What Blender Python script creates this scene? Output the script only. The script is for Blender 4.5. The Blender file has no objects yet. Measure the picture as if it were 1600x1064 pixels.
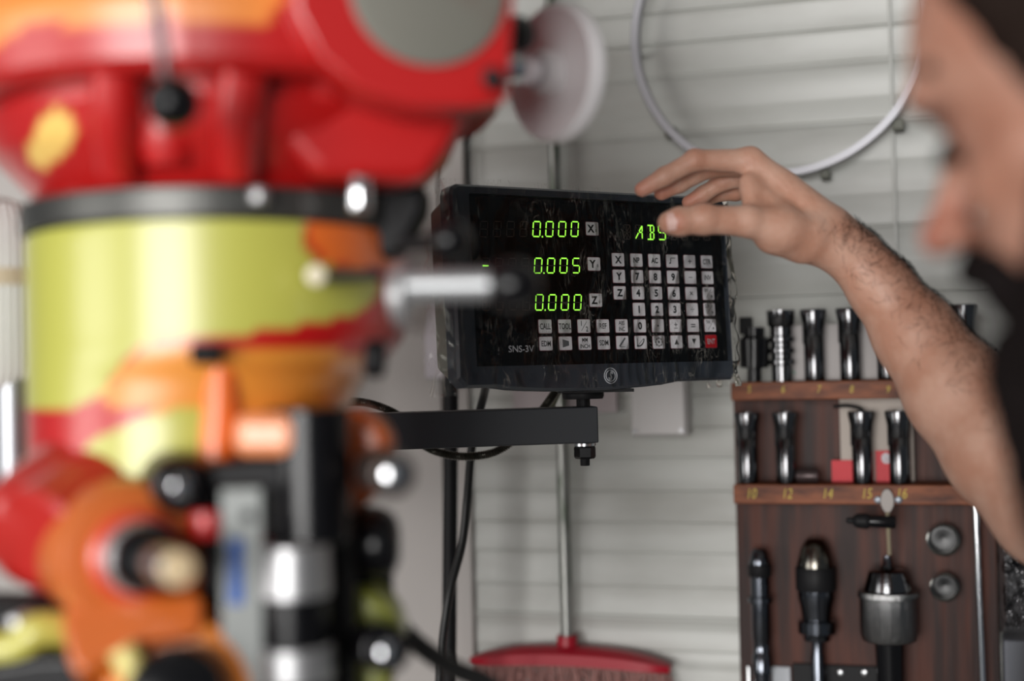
import bpy, math, random
import numpy as np
from mathutils import Vector, Matrix
S = bpy.context.scene
COL = S.collection
random.seed(7); rng = np.random.default_rng(7)
PI = math.pi

# ---------------------------------------------------------------- camera
FPX = 1600*50/36.0
CAM = Vector((0, 0, 1.5))
_p, _r = math.radians(1.16), 0.022
_F = Vector((0, math.cos(_p), math.sin(_p)))
_U0 = Vector((0, -math.sin(_p), math.cos(_p))); _R0 = Vector((1, 0, 0))
_R = _R0*math.cos(_r) - _U0*math.sin(_r)
_U = _U0*math.cos(_r) + _R0*math.sin(_r)
cd = bpy.data.cameras.new('camera'); cam = bpy.data.objects.new('camera', cd); COL.objects.link(cam)
cd.lens = 50; cd.sensor_width = 36; cd.clip_start = 0.05
cam.matrix_world = Matrix(((_R.x, _U.x, -_F.x, CAM.x), (_R.y, _U.y, -_F.y, CAM.y), (_R.z, _U.z, -_F.z, CAM.z), (0, 0, 0, 1)))
cd.dof.use_dof = True; cd.dof.focus_distance = 1.385; cd.dof.aperture_fstop = 1.8
S.camera = cam

# ---------------------------------------------------------------- light
w = bpy.data.worlds.new('world'); S.world = w; w.use_nodes = True
w.node_tree.nodes['Background'].inputs[0].default_value = (0.80, 0.90, 1.0, 1)
w.node_tree.nodes['Background'].inputs[1].default_value = 0.13
def area(name, loc, target, sx, sy, power, col):
    l = bpy.data.lights.new(name, 'AREA'); l.shape = 'RECTANGLE'; l.size = sx; l.size_y = sy
    l.energy = power; l.color = col
    o = bpy.data.objects.new(name, l); COL.objects.link(o); o.location = loc
    o.rotation_euler = (Vector(target)-Vector(loc)).to_track_quat('-Z', 'Y').to_euler()
area('side_window_daylight', (-3.2, -0.6, 1.5), (0.1, 1.5, 1.4), 1.6, 1.3, 40, (1, 0.98, 0.95))
area('window_daylight', (-1.6, -3.6, 1.6), (0.1, 1.3, 1.45), 2.6, 1.9, 270, (1, 0.98, 0.96))
S.view_settings.view_transform = 'Standard'; S.view_settings.look = 'None'
S.view_settings.gamma = 1; S.view_settings.use_curve_mapping = False
S.view_settings.exposure = -0.17

# ---------------------------------------------------------------- helpers
def P(px, py, d):
    "the point seen at a pixel of the 1600x1064 frame, d metres along the view axis"
    return CAM + d*(_F + _R*((px-800)/FPX) - _U*((py-532)/FPX))
def pxof(v):
    q = Vector(v)-CAM; d = q.dot(_F)
    return 800+FPX*q.dot(_R)/d, 532-FPX*q.dot(_U)/d, d
# wall frame
WT = Vector((0.955, -0.2966, 0)).normalized(); WN = Vector((-WT.y*-1*-1, 0, 0))
WN = Vector((-0.2966, -0.955, 0)).normalized(); WZ = Vector((0, 0, 1))
WO = P(1150, 577, 1.74)
def onplane(px, py, O, N):
    r = P(px, py, 1)-CAM
    return CAM + r*((O-CAM).dot(N)/r.dot(N))
def W(px, py, off=0.0): return onplane(px, py, WO+WN*off, WN)
def wl(px, py, off=0.0):
    "wall-local coordinates (along, off, up)"
    q = W(px, py, off)-WO
    return q.dot(WT), q.dot(WN), q.z
WM = Matrix(((WT.x, WN.x, 0, WO.x), (WT.y, WN.y, 0, WO.y), (0, 0, 1, WO.z), (0, 0, 0, 1)))

def mat(name, col, rough=0.5, metal=0.0, spec=0.5, emit=None, es=1.0, bump=None, noise=None, coat=0, sss=0, alpha=1, trans=0, ior=1.45):
    m = bpy.data.materials.new(name); m.use_nodes = True; nt = m.node_tree
    b = nt.nodes['Principled BSDF']
    b.inputs['Base Color'].default_value = (*col, 1); b.inputs['Roughness'].default_value = rough
    b.inputs['Metallic'].default_value = metal; b.inputs['Specular IOR Level'].default_value = spec
    b.inputs['Coat Weight'].default_value = coat; b.inputs['Coat Roughness'].default_value = 0.22
    b.inputs['IOR'].default_value = ior; b.inputs['Transmission Weight'].default_value = trans
    if sss: b.inputs['Subsurface Weight'].default_value = sss; b.inputs['Subsurface Radius'].default_value = (1, .35, .2); b.inputs['Subsurface Scale'].default_value = .006
    if emit: b.inputs['Emission Color'].default_value = (*emit, 1); b.inputs['Emission Strength'].default_value = es
    tc = nt.nodes.new('ShaderNodeTexCoord')
    if noise:   # (scale, other colour, lo, hi, stretch)
        sc, c2, lo, hi, st = noise
        mp = nt.nodes.new('ShaderNodeMapping'); mp.inputs['Scale'].default_value = st
        n = nt.nodes.new('ShaderNodeTexNoise'); n.inputs['Scale'].default_value = sc; n.inputs['Detail'].default_value = 5
        r = nt.nodes.new('ShaderNodeValToRGB'); r.color_ramp.elements[0].position = lo; r.color_ramp.elements[1].position = hi
        r.color_ramp.elements[0].color = (*col, 1); r.color_ramp.elements[1].color = (*c2, 1)
        nt.links.new(tc.outputs['Object'], mp.inputs[0]); nt.links.new(mp.outputs[0], n.inputs[0])
        nt.links.new(n.outputs[0], r.inputs[0]); nt.links.new(r.outputs[0], b.inputs['Base Color'])
    if bump:    # (scale, strength, stretch)
        sc, stg, st = bump
        mp = nt.nodes.new('ShaderNodeMapping'); mp.inputs['Scale'].default_value = st
        n = nt.nodes.new('ShaderNodeTexNoise'); n.inputs['Scale'].default_value = sc; n.inputs['Detail'].default_value = 4
        bp = nt.nodes.new('ShaderNodeBump'); bp.inputs['Strength'].default_value = stg; bp.inputs['Distance'].default_value = 0.002
        nt.links.new(tc.outputs['Object'], mp.inputs[0]); nt.links.new(mp.outputs[0], n.inputs[0])
        nt.links.new(n.outputs[0], bp.inputs['Height']); nt.links.new(bp.outputs[0], b.inputs['Normal'])
    return m

class MB:
    def __init__(s): s.v = []; s.f = []; s.sub = None
    def add(s, vs, fs, M=None):
        n = len(s.v)
        s.v += [tuple(M @ Vector(v)) if M is not None else tuple(v) for v in vs]
        s.f += [tuple(n+i for i in f) for f in fs]; return s
    def box(s, c, d, M=None):
        x, y, z = c; a, b, e = d[0]/2, d[1]/2, d[2]/2
        vs = [(x+i*a, y+j*b, z+k*e) for i in (-1, 1) for j in (-1, 1) for k in (-1, 1)]
        return s.add(vs, [(0, 1, 3, 2), (4, 6, 7, 5), (0, 4, 5, 1), (2, 3, 7, 6), (0, 2, 6, 4), (1, 5, 7, 3)], M)
    def lathe(s, prof, A, D, n=48, cap=True, sx=1.0, up=None):
        "profile [(h, r)] along direction D from point A"
        D = Vector(D).normalized(); A = Vector(A)
        t = Vector(up) if up else (Vector((1, 0, 0)) if abs(D.x) < .8 else Vector((0, 1, 0)))
        X = (t-D*t.dot(D)).normalized(); Y = D.cross(X)
        vs = []; fs = []
        for h, r in prof:
            for i in range(n):
                a = 2*PI*i/n
                vs.append(A+D*h+X*(r*math.cos(a)*sx)+Y*(r*math.sin(a)))
        for j in range(len(prof)-1):
            for i in range(n):
                k = (i+1) % n
                fs.append((j*n+i, j*n+k, (j+1)*n+k, (j+1)*n+i))
        if cap:
            fs.append(tuple(reversed(range(n)))); fs.append(tuple((len(prof)-1)*n+i for i in range(n)))
        return s.add(vs, fs)
    def cyl(s, A, B, r, r2=None, n=32):
        A = Vector(A); B = Vector(B); L = (B-A).length
        return s.lathe([(0, r), (L, r if r2 is None else r2)], A, B-A, n)
    def rcyl(s, A, B, r, bev=.002, n=32):
        A = Vector(A); B = Vector(B); L = (B-A).length
        return s.lathe([(0, r-bev), (bev*.3, r-bev*.3), (bev, r), (L-bev, r), (L-bev*.3, r-bev*.3), (L, r-bev)], A, B-A, n)
    def ball(s, c, r, n=24, D=(0, 0, 1), st=1.0):
        pr = [(-r*st*math.cos(PI*i/n), max(1e-5, r*math.sin(PI*i/n))) for i in range(n+1)]
        return s.lathe(pr, c, D, n*2, cap=False)
    def tube(s, pts, r, n=12, closed=False, rib=None):
        pts = [Vector(p) for p in pts]; m = len(pts)
        vs = []; fs = []; X = None
        for i, p in enumerate(pts):
            a = pts[(i-1) % m] if (i or closed) else p; b = pts[(i+1) % m] if (i < m-1 or closed) else p
            T = (b-a).normalized()
            if X is None: X = T.orthogonal().normalized()
            X = (X-T*X.dot(T)).normalized(); Y = T.cross(X)
            rr = r(i) if callable(r) else r
            for k in range(n):
                an = 2*PI*k/n; vs.append(p+X*rr*math.cos(an)+Y*rr*math.sin(an))
        for i in range(m if closed else m-1):
            j = (i+1) % m
            for k in range(n):
                l = (k+1) % n; fs.append((i*n+k, i*n+l, j*n+l, j*n+k))
        if not closed:
            fs.append(tuple(reversed(range(n)))); fs.append(tuple((m-1)*n+k for k in range(n)))
        return s.add(vs, fs)
    def prism(s, poly, M, t):
        "polygon [(x,y)] in the local xy plane of M, extruded 0..t along local z"
        n = len(poly); vs = [(x, y, 0) for x, y in poly]+[(x, y, t) for x, y in poly]
        fs = [tuple(reversed(range(n))), tuple(range(n, 2*n))]+[(i, (i+1) % n, n+(i+1) % n, n+i) for i in range(n)]
        return s.add(vs, fs, M)
    def build(s, name, m, parent=None, smooth=40, bevel=0, bseg=2, world=True, subd=0):
        me = bpy.data.meshes.new(name); me.from_pydata([tuple(v) for v in s.v], [], s.f); me.update()
        return link(name, me, m, parent, smooth, bevel, bseg, world, subd)
def link(name, me, m, parent=None, smooth=40, bevel=0, bseg=2, world=True, subd=0):
    if m: me.materials.append(m)
    if smooth is not None:
        me.shade_smooth(); me.set_sharp_from_angle(angle=math.radians(smooth))
    o = bpy.data.objects.new(name, me); COL.objects.link(o)
    if parent:
        o.parent = parent
        if world: o.matrix_parent_inverse = WMAT[parent.name].inverted()
    WMAT[o.name] = Matrix.Identity(4) if world else (WMAT[parent.name] if parent else Matrix.Identity(4))
    if bevel:
        b = o.modifiers.new('bevel', 'BEVEL'); b.width = bevel; b.segments = bseg; b.limit_method = 'ANGLE'
        b.angle_limit = math.radians(35); b.harden_normals = True
    return o
WMAT = {}
def empty(name, M):
    o = bpy.data.objects.new(name, None); COL.objects.link(o); o.empty_display_size = .03
    if not isinstance(M, Matrix): M = Matrix.Translation(M)
    o.matrix_world = M; WMAT[o.name] = M; return o
def tag(o, label=None, cat=None, group=None, kind=None):
    if label: o['label'] = label
    if cat: o['category'] = cat
    if group: o['group'] = group
    if kind: o['kind'] = kind
    return o
def copytree(o, parent=None):
    c = o.copy(); COL.objects.link(c)
    if parent: c.parent = parent
    for ch in o.children: copytree(ch, c)
    WMAT[c.name] = WMAT.get(o.name, Matrix.Identity(4))
    return c
def spline(pts, n=12):
    "Catmull-Rom through points"
    pts = [Vector(p) for p in pts]; out = []
    q = [pts[0]*2-pts[1]]+pts+[pts[-1]*2-pts[-2]]
    for i in range(1, len(q)-2):
        for k in range(n):
            t = k/n; a, b, c, d = q[i-1], q[i], q[i+1], q[i+2]
            out.append(.5*((2*b)+(c-a)*t+(2*a-5*b+4*c-d)*t*t+(3*b-3*c+d-a)*t**3))
    out.append(pts[-1]); return out
_txt = {}
def text_mesh(t, h, wscale=1.0, bold=0.0):
    "flat lettering as (verts, faces), centred, cap height h"
    key = (t, bold)
    if key not in _txt:
        cu = bpy.data.curves.new('t', 'FONT'); cu.body = t; cu.size = 1; cu.offset = bold; cu.resolution_u = 3
        cu.align_x = 'CENTER'; cu.align_y = 'CENTER'
        o = bpy.data.objects.new('t', cu); COL.objects.link(o)
        dg = bpy.context.evaluated_depsgraph_get(); me = bpy.data.meshes.new_from_object(o.evaluated_get(dg))
        v = np.array([q.co[:] for q in me.vertices]); f = [tuple(p.vertices) for p in me.polygons]
        bpy.data.objects.remove(o); bpy.data.curves.remove(cu); bpy.data.meshes.remove(me)
        _txt[key] = (v, f)
    v, f = _txt[key]; v = v.copy()
    c = (v.max(0)+v.min(0))/2; v -= c
    ch = .70
    v[:, 0] *= h/ch*wscale; v[:, 1] *= h/ch
    return v, f

# ---------------------------------------------------------------- materials
M_ = {}
M_['wall'] = mat('wall_paint', (.52, .53, .50), .33, noise=(5, (.40, .40, .37), .42, .75, (1, 1, 4)), bump=(30, .12, (1, 1, 1)))
M_['wall2'] = mat('wall_panel_paint', (.46, .43, .41), .5, noise=(3, (.41, .385, .365), .35, .7, (1, 1, 1)))
M_['floor'] = mat('concrete', (.22, .21, .2), .8, noise=(6, (.13, .13, .125), .4, .7, (1, 1, 1)))
M_['ceil'] = mat('ceiling_board', (.4, .39, .37), .9)
M_['blackp'] = mat('black_plastic', (.005, .005, .006), .22, spec=.35)
M_['blackm'] = mat('black_matte', (.010, .010, .011), .5, spec=.2)
M_['rubber'] = mat('black_rubber', (.01, .01, .01), .38)
M_['steel'] = mat('steel', (.55, .56, .57), .28, 1)
M_['darksteel'] = mat('dark_steel', (.14, .14, .145), .15, 1, bump=(80, .05, (1, 1, 8)))
M_['chrome'] = mat('chrome', (.75, .76, .78), .14, 1)
M_['satin'] = mat('satin_aluminium', (.46, .46, .47), .36, .75)
M_['barpaint'] = mat('arm_paint', (.028, .031, .036), .42)
M_['bezel'] = mat('bezel_slate', (.034, .042, .055), .38)
M_['case'] = mat('case_grey', (.17, .175, .145), .55)
M_['panel'] = mat('panel_black', (.0015, .0015, .002), .25, spec=.15)
M_['key'] = mat('key_white', (.84, .83, .86), .5)
M_['keyrim'] = mat('key_rim_red', (.16, .035, .05), .5)
M_['keyred'] = mat('key_red', (.62, .006, .015), .4)
M_['ink'] = mat('key_ink', (.012, .016, .018), .6)
M_['inkgrey'] = mat('key_ink_grey', (.12, .13, .14), .6)
M_['white'] = mat('print_white', (.62, .64, .68), .5)
M_['led'] = mat('lit_segment', (.02, .05, .01), .4, emit=(.36, 1.0, .07), es=1.55)
M_['ghost'] = mat('unlit_segment', (.095, .072, .06), .5)
M_['wood'] = mat('stained_wood', (.085, .022, .011), .45, spec=.25, noise=(70, (.022, .007, .005), .38, .62, (1, 1, .07)), bump=(120, .3, (1, 1, .06)))
M_['woodh'] = mat('stained_wood_shelf', (.24, .075, .030), .5, spec=.3, noise=(80, (.075, .022, .011), .38, .68, (.08, 1, 1)), bump=(60, .3, (.1, 1, 1)))
M_['yellow_ink'] = mat('yellow_marker', (.55, .42, .07), .6)
M_['red'] = mat('broom_red', (.36, .006, .02), .4)
M_['skin'] = None

def emission_free_vcol(name, rough=.3, coat=.3):
    m = mat(name, (1, 1, 1), rough, coat=coat); nt = m.node_tree
    a = nt.nodes.new('ShaderNodeVertexColor'); a.layer_name = 'paint'
    nt.links.new(a.outputs[0], nt.nodes['Principled BSDF'].inputs['Base Color']); return m
M_['camo'] = emission_free_vcol('camouflage_paint', .38, 1.0); M_['camo'].node_tree.nodes['Principled BSDF'].inputs['Coat Roughness'].default_value = .30

# ================================================================ SETTING
def setting():
    # corrugated metal siding: shallow laps every 40 mm, in wall-local coords
    mb = MB()
    x0, x1 = -2.6, 1.5
    feat = [(12, 'g'), (62, 'g'), (113, 'r'), (165, 'f'), (205, 'r'), (262, 'f'), (312, 'f'), (365, 'g'), (415, 'f'), (466, 'l'), (517, 'f'), (567, 'l'), (617, 'l'),
            (667, 'l'), (715, 'l'), (768, 'l'), (818, 'l'), (866, 'l'), (920, 'l'), (971, 'r'), (1020, 'l'), (1050, 'f')]
    SH = {'g': [(.0035, 0), (.0022, -.0035), (.0006, -.0035), (-.0010, .0006), (-.0028, 0)], 'r': [(.0045, 0), (.0030, .0026), (.0012, .0036), (-.0010, .0030), (-.0030, .0010), (-.0045, 0)],
          'f': [(.006, 0), (.002, -.0005), (-.002, -.0005), (-.006, 0)], 'l': [(.022, -.0002), (.0035, .0020), (.0010, .0026), (-.0004, -.0014), (-.0035, -.0004)]}
    prof = [(1.1, 0)]
    zf = [(wl(1150, py)[2], k) for py, k in feat]
    z = zf[0][0]+.0405; up_ = []
    while z < .95: up_.append((z, 'gfrf'[len(up_) % 4])); z += .0405
    z = zf[-1][0]-.0405; dn_ = []
    while z > -1.4: dn_.append((z, 'l')); z -= .0405
    for z, k in up_[::-1]+zf+dn_: prof += [(z+dz, o) for dz, o in SH[k]]
    base = -WO.z
    prof.append((base, 0)); prof = prof[::-1]
    xs = np.linspace(x0, x1, 40)
    vs = [(x, o, z) for x in xs for z, o in prof]; n = len(prof)
    fs = [(i*n+j, (i+1)*n+j, (i+1)*n+j+1, i*n+j+1) for i in range(len(xs)-1) for j in range(n-1)]
    m = len(vs)
    vs += [(x0, -.06, base), (x0, -.06, 1.1), (x1, -.06, base), (x1, -.06, 1.1)]
    fs += [(m, m+1, m+3, m+2)]
    mb.add(vs, fs, WM)
    tag(mb.build('wall_back', M_['wall'], smooth=50), kind='structure')
    mb = MB(); mb.box((0, 1, -.03), (6, 6, .06)); tag(mb.build('floor', M_['floor']), kind='structure')
    mb = MB(); mb.box((0, .6, 2.63), (5, 3.6, .06)); tag(mb.build('ceiling', M_['ceil']), kind='structure')
    # vertical cover strip and smooth panel on the left part of the wall
    a = wl(694, 400)[0]; b = wl(732, 400)[0]
    mb = MB(); mb.box(((a+b)/2, .008, -.14), (b-a, .012, 2.4), WM)
    tag(mb.build('trim_1', M_['wall2'], bevel=.002), kind='structure')
    a = wl(-300, 400)[0]; b2 = wl(690, 400)[0]
    mb = MB(); mb.box(((a+b2)/2, .0075, -.14), (b2-a-.002, .007, 2.4), WM)
    tag(mb.build('trim_2', M_['wall2'], bevel=.001), kind='structure')
    a = wl(1398, 300)[0]
    mb = MB(); mb.box((a, .0063, .45), (.004, .003, 1.0), WM)
    tag(mb.build('trim_3', M_['wall'], bevel=.001), kind='structure')
setting()

# ================================================================ READOUT
def Rm(ya, b, c):
    ca, sa, cb, sb, cc, sc = math.cos(ya), math.sin(ya), math.cos(b), math.sin(b), math.cos(c), math.sin(c)
    Ry = Matrix(((ca, 0, sa), (0, 1, 0), (-sa, 0, ca))); Rx = Matrix(((1, 0, 0), (0, cb, -sb), (0, sb, cb))); Rz = Matrix(((cc, -sc, 0), (sc, cc, 0), (0, 0, 1)))
    return Rz @ Ry @ Rx
_rd = Rm(-0.54843651, -0.06921909, -0.01203547)
def _cw(v): return _R*v[0]-_U*v[1]+_F*v[2]
DU = _cw(_rd.col[0]); DV = -_cw(_rd.col[1]); DN = -_cw(_rd.col[2])    # right, up, towards the viewer
DO = CAM + _cw((0.12642182, -0.03100561, 1.42))
KA, KB = 0.02247105, 0.01647058
DM = Matrix(((DU.x, DV.x, DN.x, DO.x), (DU.y, DV.y, DN.y, DO.y), (DU.z, DV.z, DN.z, DO.z), (0, 0, 0, 1)))
def uv(px, py, off=0.0):
    q = onplane(px, py, DO+DN*off, DN)-DO
    return q.dot(DU), q.dot(DV)

def rrect(x0, y0, x1, y1, r, n=5):
    out = []
    for cx, cy, a0 in ((x1-r, y1-r, 0), (x0+r, y1-r, 90), (x0+r, y0+r, 180), (x1-r, y0+r, 270)):
        for i in range(n+1):
            a = math.radians(a0+90*i/n); out.append((cx+r*math.cos(a), cy+r*math.sin(a)))
    return out
def readout():
    root = empty('digital_readout', DM)
    tag(root, 'black digital readout console with green numerals, wrapped in clear film on a metal arm', 'control panel')
    L = lambda mb, name, m, par=root, **k: mb.build(name, m, par, world=False, **k)
    # outline of the housing front, from its corners
    tl = uv(706, 286, .006); bl = uv(714, 607, .006); br = uv(1149, 592, .006)
    mid = uv(885, 611, .006)
    x0, y1 = tl; x1 = br[0]; yb = (bl[1]+br[1])/2; yc = mid[1]
    x0 = (tl[0]+bl[0])/2
    bow = [(x0+.004, yb), ]
    n = 10
    def outline(e=0, f=0):
        o = rrect(x0+e, y1-.03, x1-e, y1-e, .006)[:12]
        o = [(x1-e, yb+e+.004), (x1-e, y1-e-.006), (x1-e-.002, y1-e-.002), (x1-e-.006, y1-e), (x0+e+.008, y1-e), (x0+e+.002, y1-e-.003), (x0+e, y1-e-.009),
             (x0+e, yb+e+.008), (x0+e+.008, yb+e)]
        for i in range(n+1):
            t = .12+.66*i/n
            o.append((x0+(x1-x0)*t, yb+e+(yc-yb)*math.sin(PI*i/n)**.6*1.0))
        o += [(x1-e-.004, yb+e)]
        return o
    # bezel: front face ring raised 6 mm over the panel, with the panel opening
    A = outline(0); B = outline(.003)
    cx0, cy1 = uv(728, 303); cx1 = uv(1131, 450)[0]; cy0 = uv(930, 569)[1]
    if True:
        N = len(A)
        # inner opening sampled to the same count, by angle from the centre
        C0 = ((cx0+cx1)/2, (cy0+cy1)/2)
        def inner(ax, ay):
            dx, dy = ax-C0[0], ay-C0[1]; hx, hy = (cx1-cx0)/2, (cy1-cy0)/2
            s = min(hx/abs(dx) if dx else 9e9, hy/abs(dy) if dy else 9e9); return C0[0]+dx*s, C0[1]+dy*s
        # denser outline so that the opening keeps its corners
        D = []
        for i in range(N):
            a, b = A[i], A[(i+1) % N]; k = max(1, int(math.dist(a, b)/.003))
            D += [(a[0]+(b[0]-a[0])*j/k, a[1]+(b[1]-a[1])*j/k) for j in range(k)]
        cs = [(cx0, cy0), (cx1, cy0), (cx1, cy1), (cx0, cy1)]
        In = [inner(*p) for p in D]
        for c in cs:
            j = min(range(len(D)), key=lambda q: math.dist(In[q], c)); In[j] = c
        Cc = ((x0+x1)/2, (y1+yb)/2)
        sh = lambda p, e: (p[0]+(Cc[0]-p[0])*e/.16, p[1]+(Cc[1]-p[1])*e/.09)
        rings = [([p for p in D], -.014), ([p for p in D], .003), ([sh(p, .0022) for p in D], .006), (In, .0055), (In, -.0035)]
        vs = [(p[0], p[1], z) for r, z in rings for p in r]; m = len(D)
        fs = [(j*m+i, j*m+(i+1) % m, (j+1)*m+(i+1) % m, (j+1)*m+i) for j in range(len(rings)-1) for i in range(m)]
        mb = MB(); mb.add(vs, fs); L(mb, 'bezel', M_['bezel'], smooth=30)
    # rear case
    mb = MB(); dp = .062
    ins = [(x0+.003, yb+.016), (x0+.018, yb+.001), (x1-.02, yb+.002), (x1-.005, yb+.016), (x1-.005, y1-.012), (x1-.012, y1-.003), (x0+.012, y1-.003), (x0+.003, y1-.012)]
    bk = [(x+(.012 if x < 0 and x < Cc[0] else -.012), y+(.006 if y < Cc[1] else -.006)) for x, y in ins]
    n8 = 8; vs = [(x, y, -.012) for x, y in ins]+[(x, y, -dp) for x, y in bk]
    mb.add(vs, [tuple(range(8)), tuple(reversed(range(8, 16)))]+[(i, 8+i, 8+(i+1) % 8, (i+1) % 8) for i in range(8)])
    L(mb, 'rear_case', M_['case'], bevel=.002)
    # glossy panel
    mb = MB(); mb.box((C0[0], C0[1], -.002), (cx1-cx0+.001, cy1-cy0+.001, .004)); pn = L(mb, 'display_panel', M_['panel'])
    # keys
    kw, kh = .0146, .01295
    def key(u, v, legend, red=False):
        mb = MB(); mb.prism(rrect(-kw/2, -kh/2, kw/2, kh/2, .0012, 3), Matrix.Translation((u, v, 0)), .0008)
        k = L(mb, 'key', M_['keyred'] if red else M_['key'], smooth=30)
        mb = MB(); e = .0005; mb.prism(rrect(-kw/2-e, -kh/2-e, kw/2+e, kh/2+e, .0015, 3), Matrix.Translation((u, v, 0)), .0004)
        mb.build('key_rim', M_['keyrim'], k, world=False)
        mb = MB()
        def T(t, h, dx=0, dy=0, ws=.78, bold=.02):
            vv, ff = text_mesh(t, h, ws, bold); mb.add([(u+dx+x, v+dy+y, .00095) for x, y, _ in vv], ff)
        def poly(ps): mb.add([(u+x, v+y, .00095) for x, y in ps], [tuple(range(len(ps)))])
        def bar(ax, ay, bx, by, th):
            L_ = math.hypot(bx-ax, by-ay); nx, ny = -(by-ay)/L_*th/2, (bx-ax)/L_*th/2
            poly([(ax-nx, ay-ny), (bx-nx, by-ny), (bx+nx, by+ny), (ax+nx, ay+ny)])
        grey = False
        m = .001
        if legend in ('X0', 'Y0', 'Z0'):
            T(legend[0], .0072, -.0018, 0, .95, .042); T('0', .0028, .0042, -.0018, .8, .02)
        elif legend == 'root': bar(-4*m, -2*m, -2.4*m, -2.6*m, m); bar(-2.4*m, -2.6*m, -1.8*m, 3*m, m); bar(-1.8*m, 3*m, 4*m, 3*m, .7*m)
        elif legend == 'plus': bar(-2.3*m, 0, 2.3*m, 0, .9*m); bar(0, -2.3*m, 0, 2.3*m, .9*m)
        elif legend == 'minus': bar(-2.4*m, 0, 2.4*m, 0, .7*m); grey = True
        elif legend == 'times': bar(-1.8*m, -1.8*m, 1.8*m, 1.8*m, .8*m); bar(-1.8*m, 1.8*m, 1.8*m, -1.8*m, .8*m)
        elif legend == 'divide':
            bar(-2.4*m, 0, 2.4*m, 0, .7*m); bar(-.5*m, 1.9*m, .5*m, 1.9*m, m); bar(-.5*m, -1.9*m, .5*m, -1.9*m, m); grey = True
        elif legend == 'pm': bar(-2*m, 1*m, 2*m, 1*m, .8*m); bar(0, -1*m, 0, 3*m, .8*m); bar(-2.2*m, -2.6*m, 2.2*m, -2.6*m, .7*m)
        elif legend == 'equal': bar(-2.8*m, 1*m, 2.8*m, 1*m, m); bar(-2.8*m, -1.2*m, 2.8*m, -1.2*m, m)
        elif legend == 'dot': poly([(-.9*m, -.9*m), (.9*m, -.9*m), (.9*m, .9*m), (-.9*m, .9*m)])
        elif legend == 'up': poly([(-2.8*m, -2.8*m), (2.8*m, -2.8*m), (0, 3*m)])
        elif legend == 'down': poly([(-2.8*m, 3*m), (0, -3*m), (2.8*m, 3*m)])
        elif legend == 'half': T('1', .0048, -.0032, .0028, .8, .02); T('2', .0048, .0032, -.0028, .8, .02); bar(-3.4*m, -4.5*m, 3.2*m, 4.5*m, .5*m)
        elif legend.startswith('f:'): T(legend[2:], .0033, -.0030, .0036, .62, .02); T('n', .0030, .0038, -.0030, 1.0, .04); bar(-3.2*m, -4.6*m, 3.6*m, 4.6*m, .45*m)
        elif legend == 'ABS|INC': T('ABS', .0040, 0, .0030, .74, .02); T('INC', .0040, 0, -.0030, .74, .02); bar(-3.5*m, 0, 3.5*m, 0, .3*m)
        elif legend == 'MM|INCH': T('MM', .0040, 0, .0030, .78, .02); T('INCH', .0040, 0, -.0030, .85, .02); bar(-4*m, 0, 4*m, 0, .3*m)
        elif legend == 'taper':
            poly([(-3.6*m, -4*m), (3.8*m, -2.2*m), (3.8*m, 2*m), (-3.6*m, 4*m)]); grey = True
        elif legend == 'line':
            bar(-3.8*m, -3.8*m, 3.4*m, 4.6*m, 1.7*m); bar(-4*m, -4.2*m, 3*m, -4.2*m, .5*m); grey = True
        elif legend == 'arc':
            bar(-4.4*m, -4*m, -4.4*m, 4*m, .8*m); bar(-4.4*m, -4*m, 3.2*m, 3.6*m, .5*m)
            q = [(-3.5*m+7.5*m*math.cos(a), 3.6*m+7.5*m*math.sin(a)) for a in np.linspace(-PI/2, 0, 7)]
            for a, b in zip(q, q[1:]): bar(*a, *b, 1.3*m)
            bar(-5*m, -3.6*m, -3.6*m, -3.6*m, 1.6*m)
        elif legend == 'circle':
            for i in range(8):
                a = i*PI/4; c = (4*m*math.cos(a), 4*m*math.sin(a)); bar(c[0]-.7*m, c[1], c[0]+.7*m, c[1], 1.5*m)
                b = a+PI/8; c = (3.9*m*math.cos(b), 3.9*m*math.sin(b)); bar(c[0]-.4*m, c[1], c[0]+.4*m, c[1], .7*m)
            bar(-.9*m, 0, .9*m, 0, 1.8*m)
        elif len(legend) == 1: T(legend, .0068, 0, 0, .95, .042)
        elif len(legend) == 2: T(legend, .0052, 0, 0, .80, .035)
        elif len(legend) == 3: T(legend, .0052, 0, 0, .74, .014)
        else: T(legend, .0056, 0, 0, .64, .016)
        mb.build('key_legend', M_['white'] if red else (M_['inkgrey'] if grey else M_['ink']), k, world=False, smooth=None)
    rows = {0: {4: 'X', 5: 'NP', 6: 'AC', 7: 'root', 8: 'plus', 9: 'CTR'}, 1: {4: 'Y', 5: '7', 6: '8', 7: '9', 8: 'minus', 9: 'INV'},
            2: {4: 'Z', 5: '4', 6: '5', 7: '6', 8: 'times', 9: 'f:SIN'}, 3: {5: '1', 6: '2', 7: '3', 8: 'divide', 9: 'f:COS'},
            4: dict(enumerate(['CALL', 'TOOL', 'half', 'REF', 'ABS|INC', '0', 'dot', 'pm', 'equal', 'f:TAN'])),
            5: dict(enumerate(['EDM', 'taper', 'MM|INCH', 'SDM', 'line', 'arc', 'circle', 'up', 'down', 'ENT']))}
    for r, d in rows.items():
        for c, lg in d.items(): key((c-5)*KA, -(r-3)*KB, lg, lg == 'ENT')
    for (px, py), lg in zip(((924.7, 357.5), (927.5, 412.6), (930.4, 469.1)), ('X0', 'Y0', 'Z0')):
        key(*uv(px, py), lg)
    # numeral rows
    SEG = {'a': (0, 1, 1, 1), 'b': (1, 1, 1, .5), 'c': (1, .5, 1, 0), 'd': (0, 0, 1, 0), 'e': (0, .5, 0, 0), 'f': (0, 1, 0, .5), 'g': (0, .5, 1, .5)}
    ON = {'0': 'abcdef', '5': 'afgcd', '-': 'g', ' ': ''}
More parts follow.
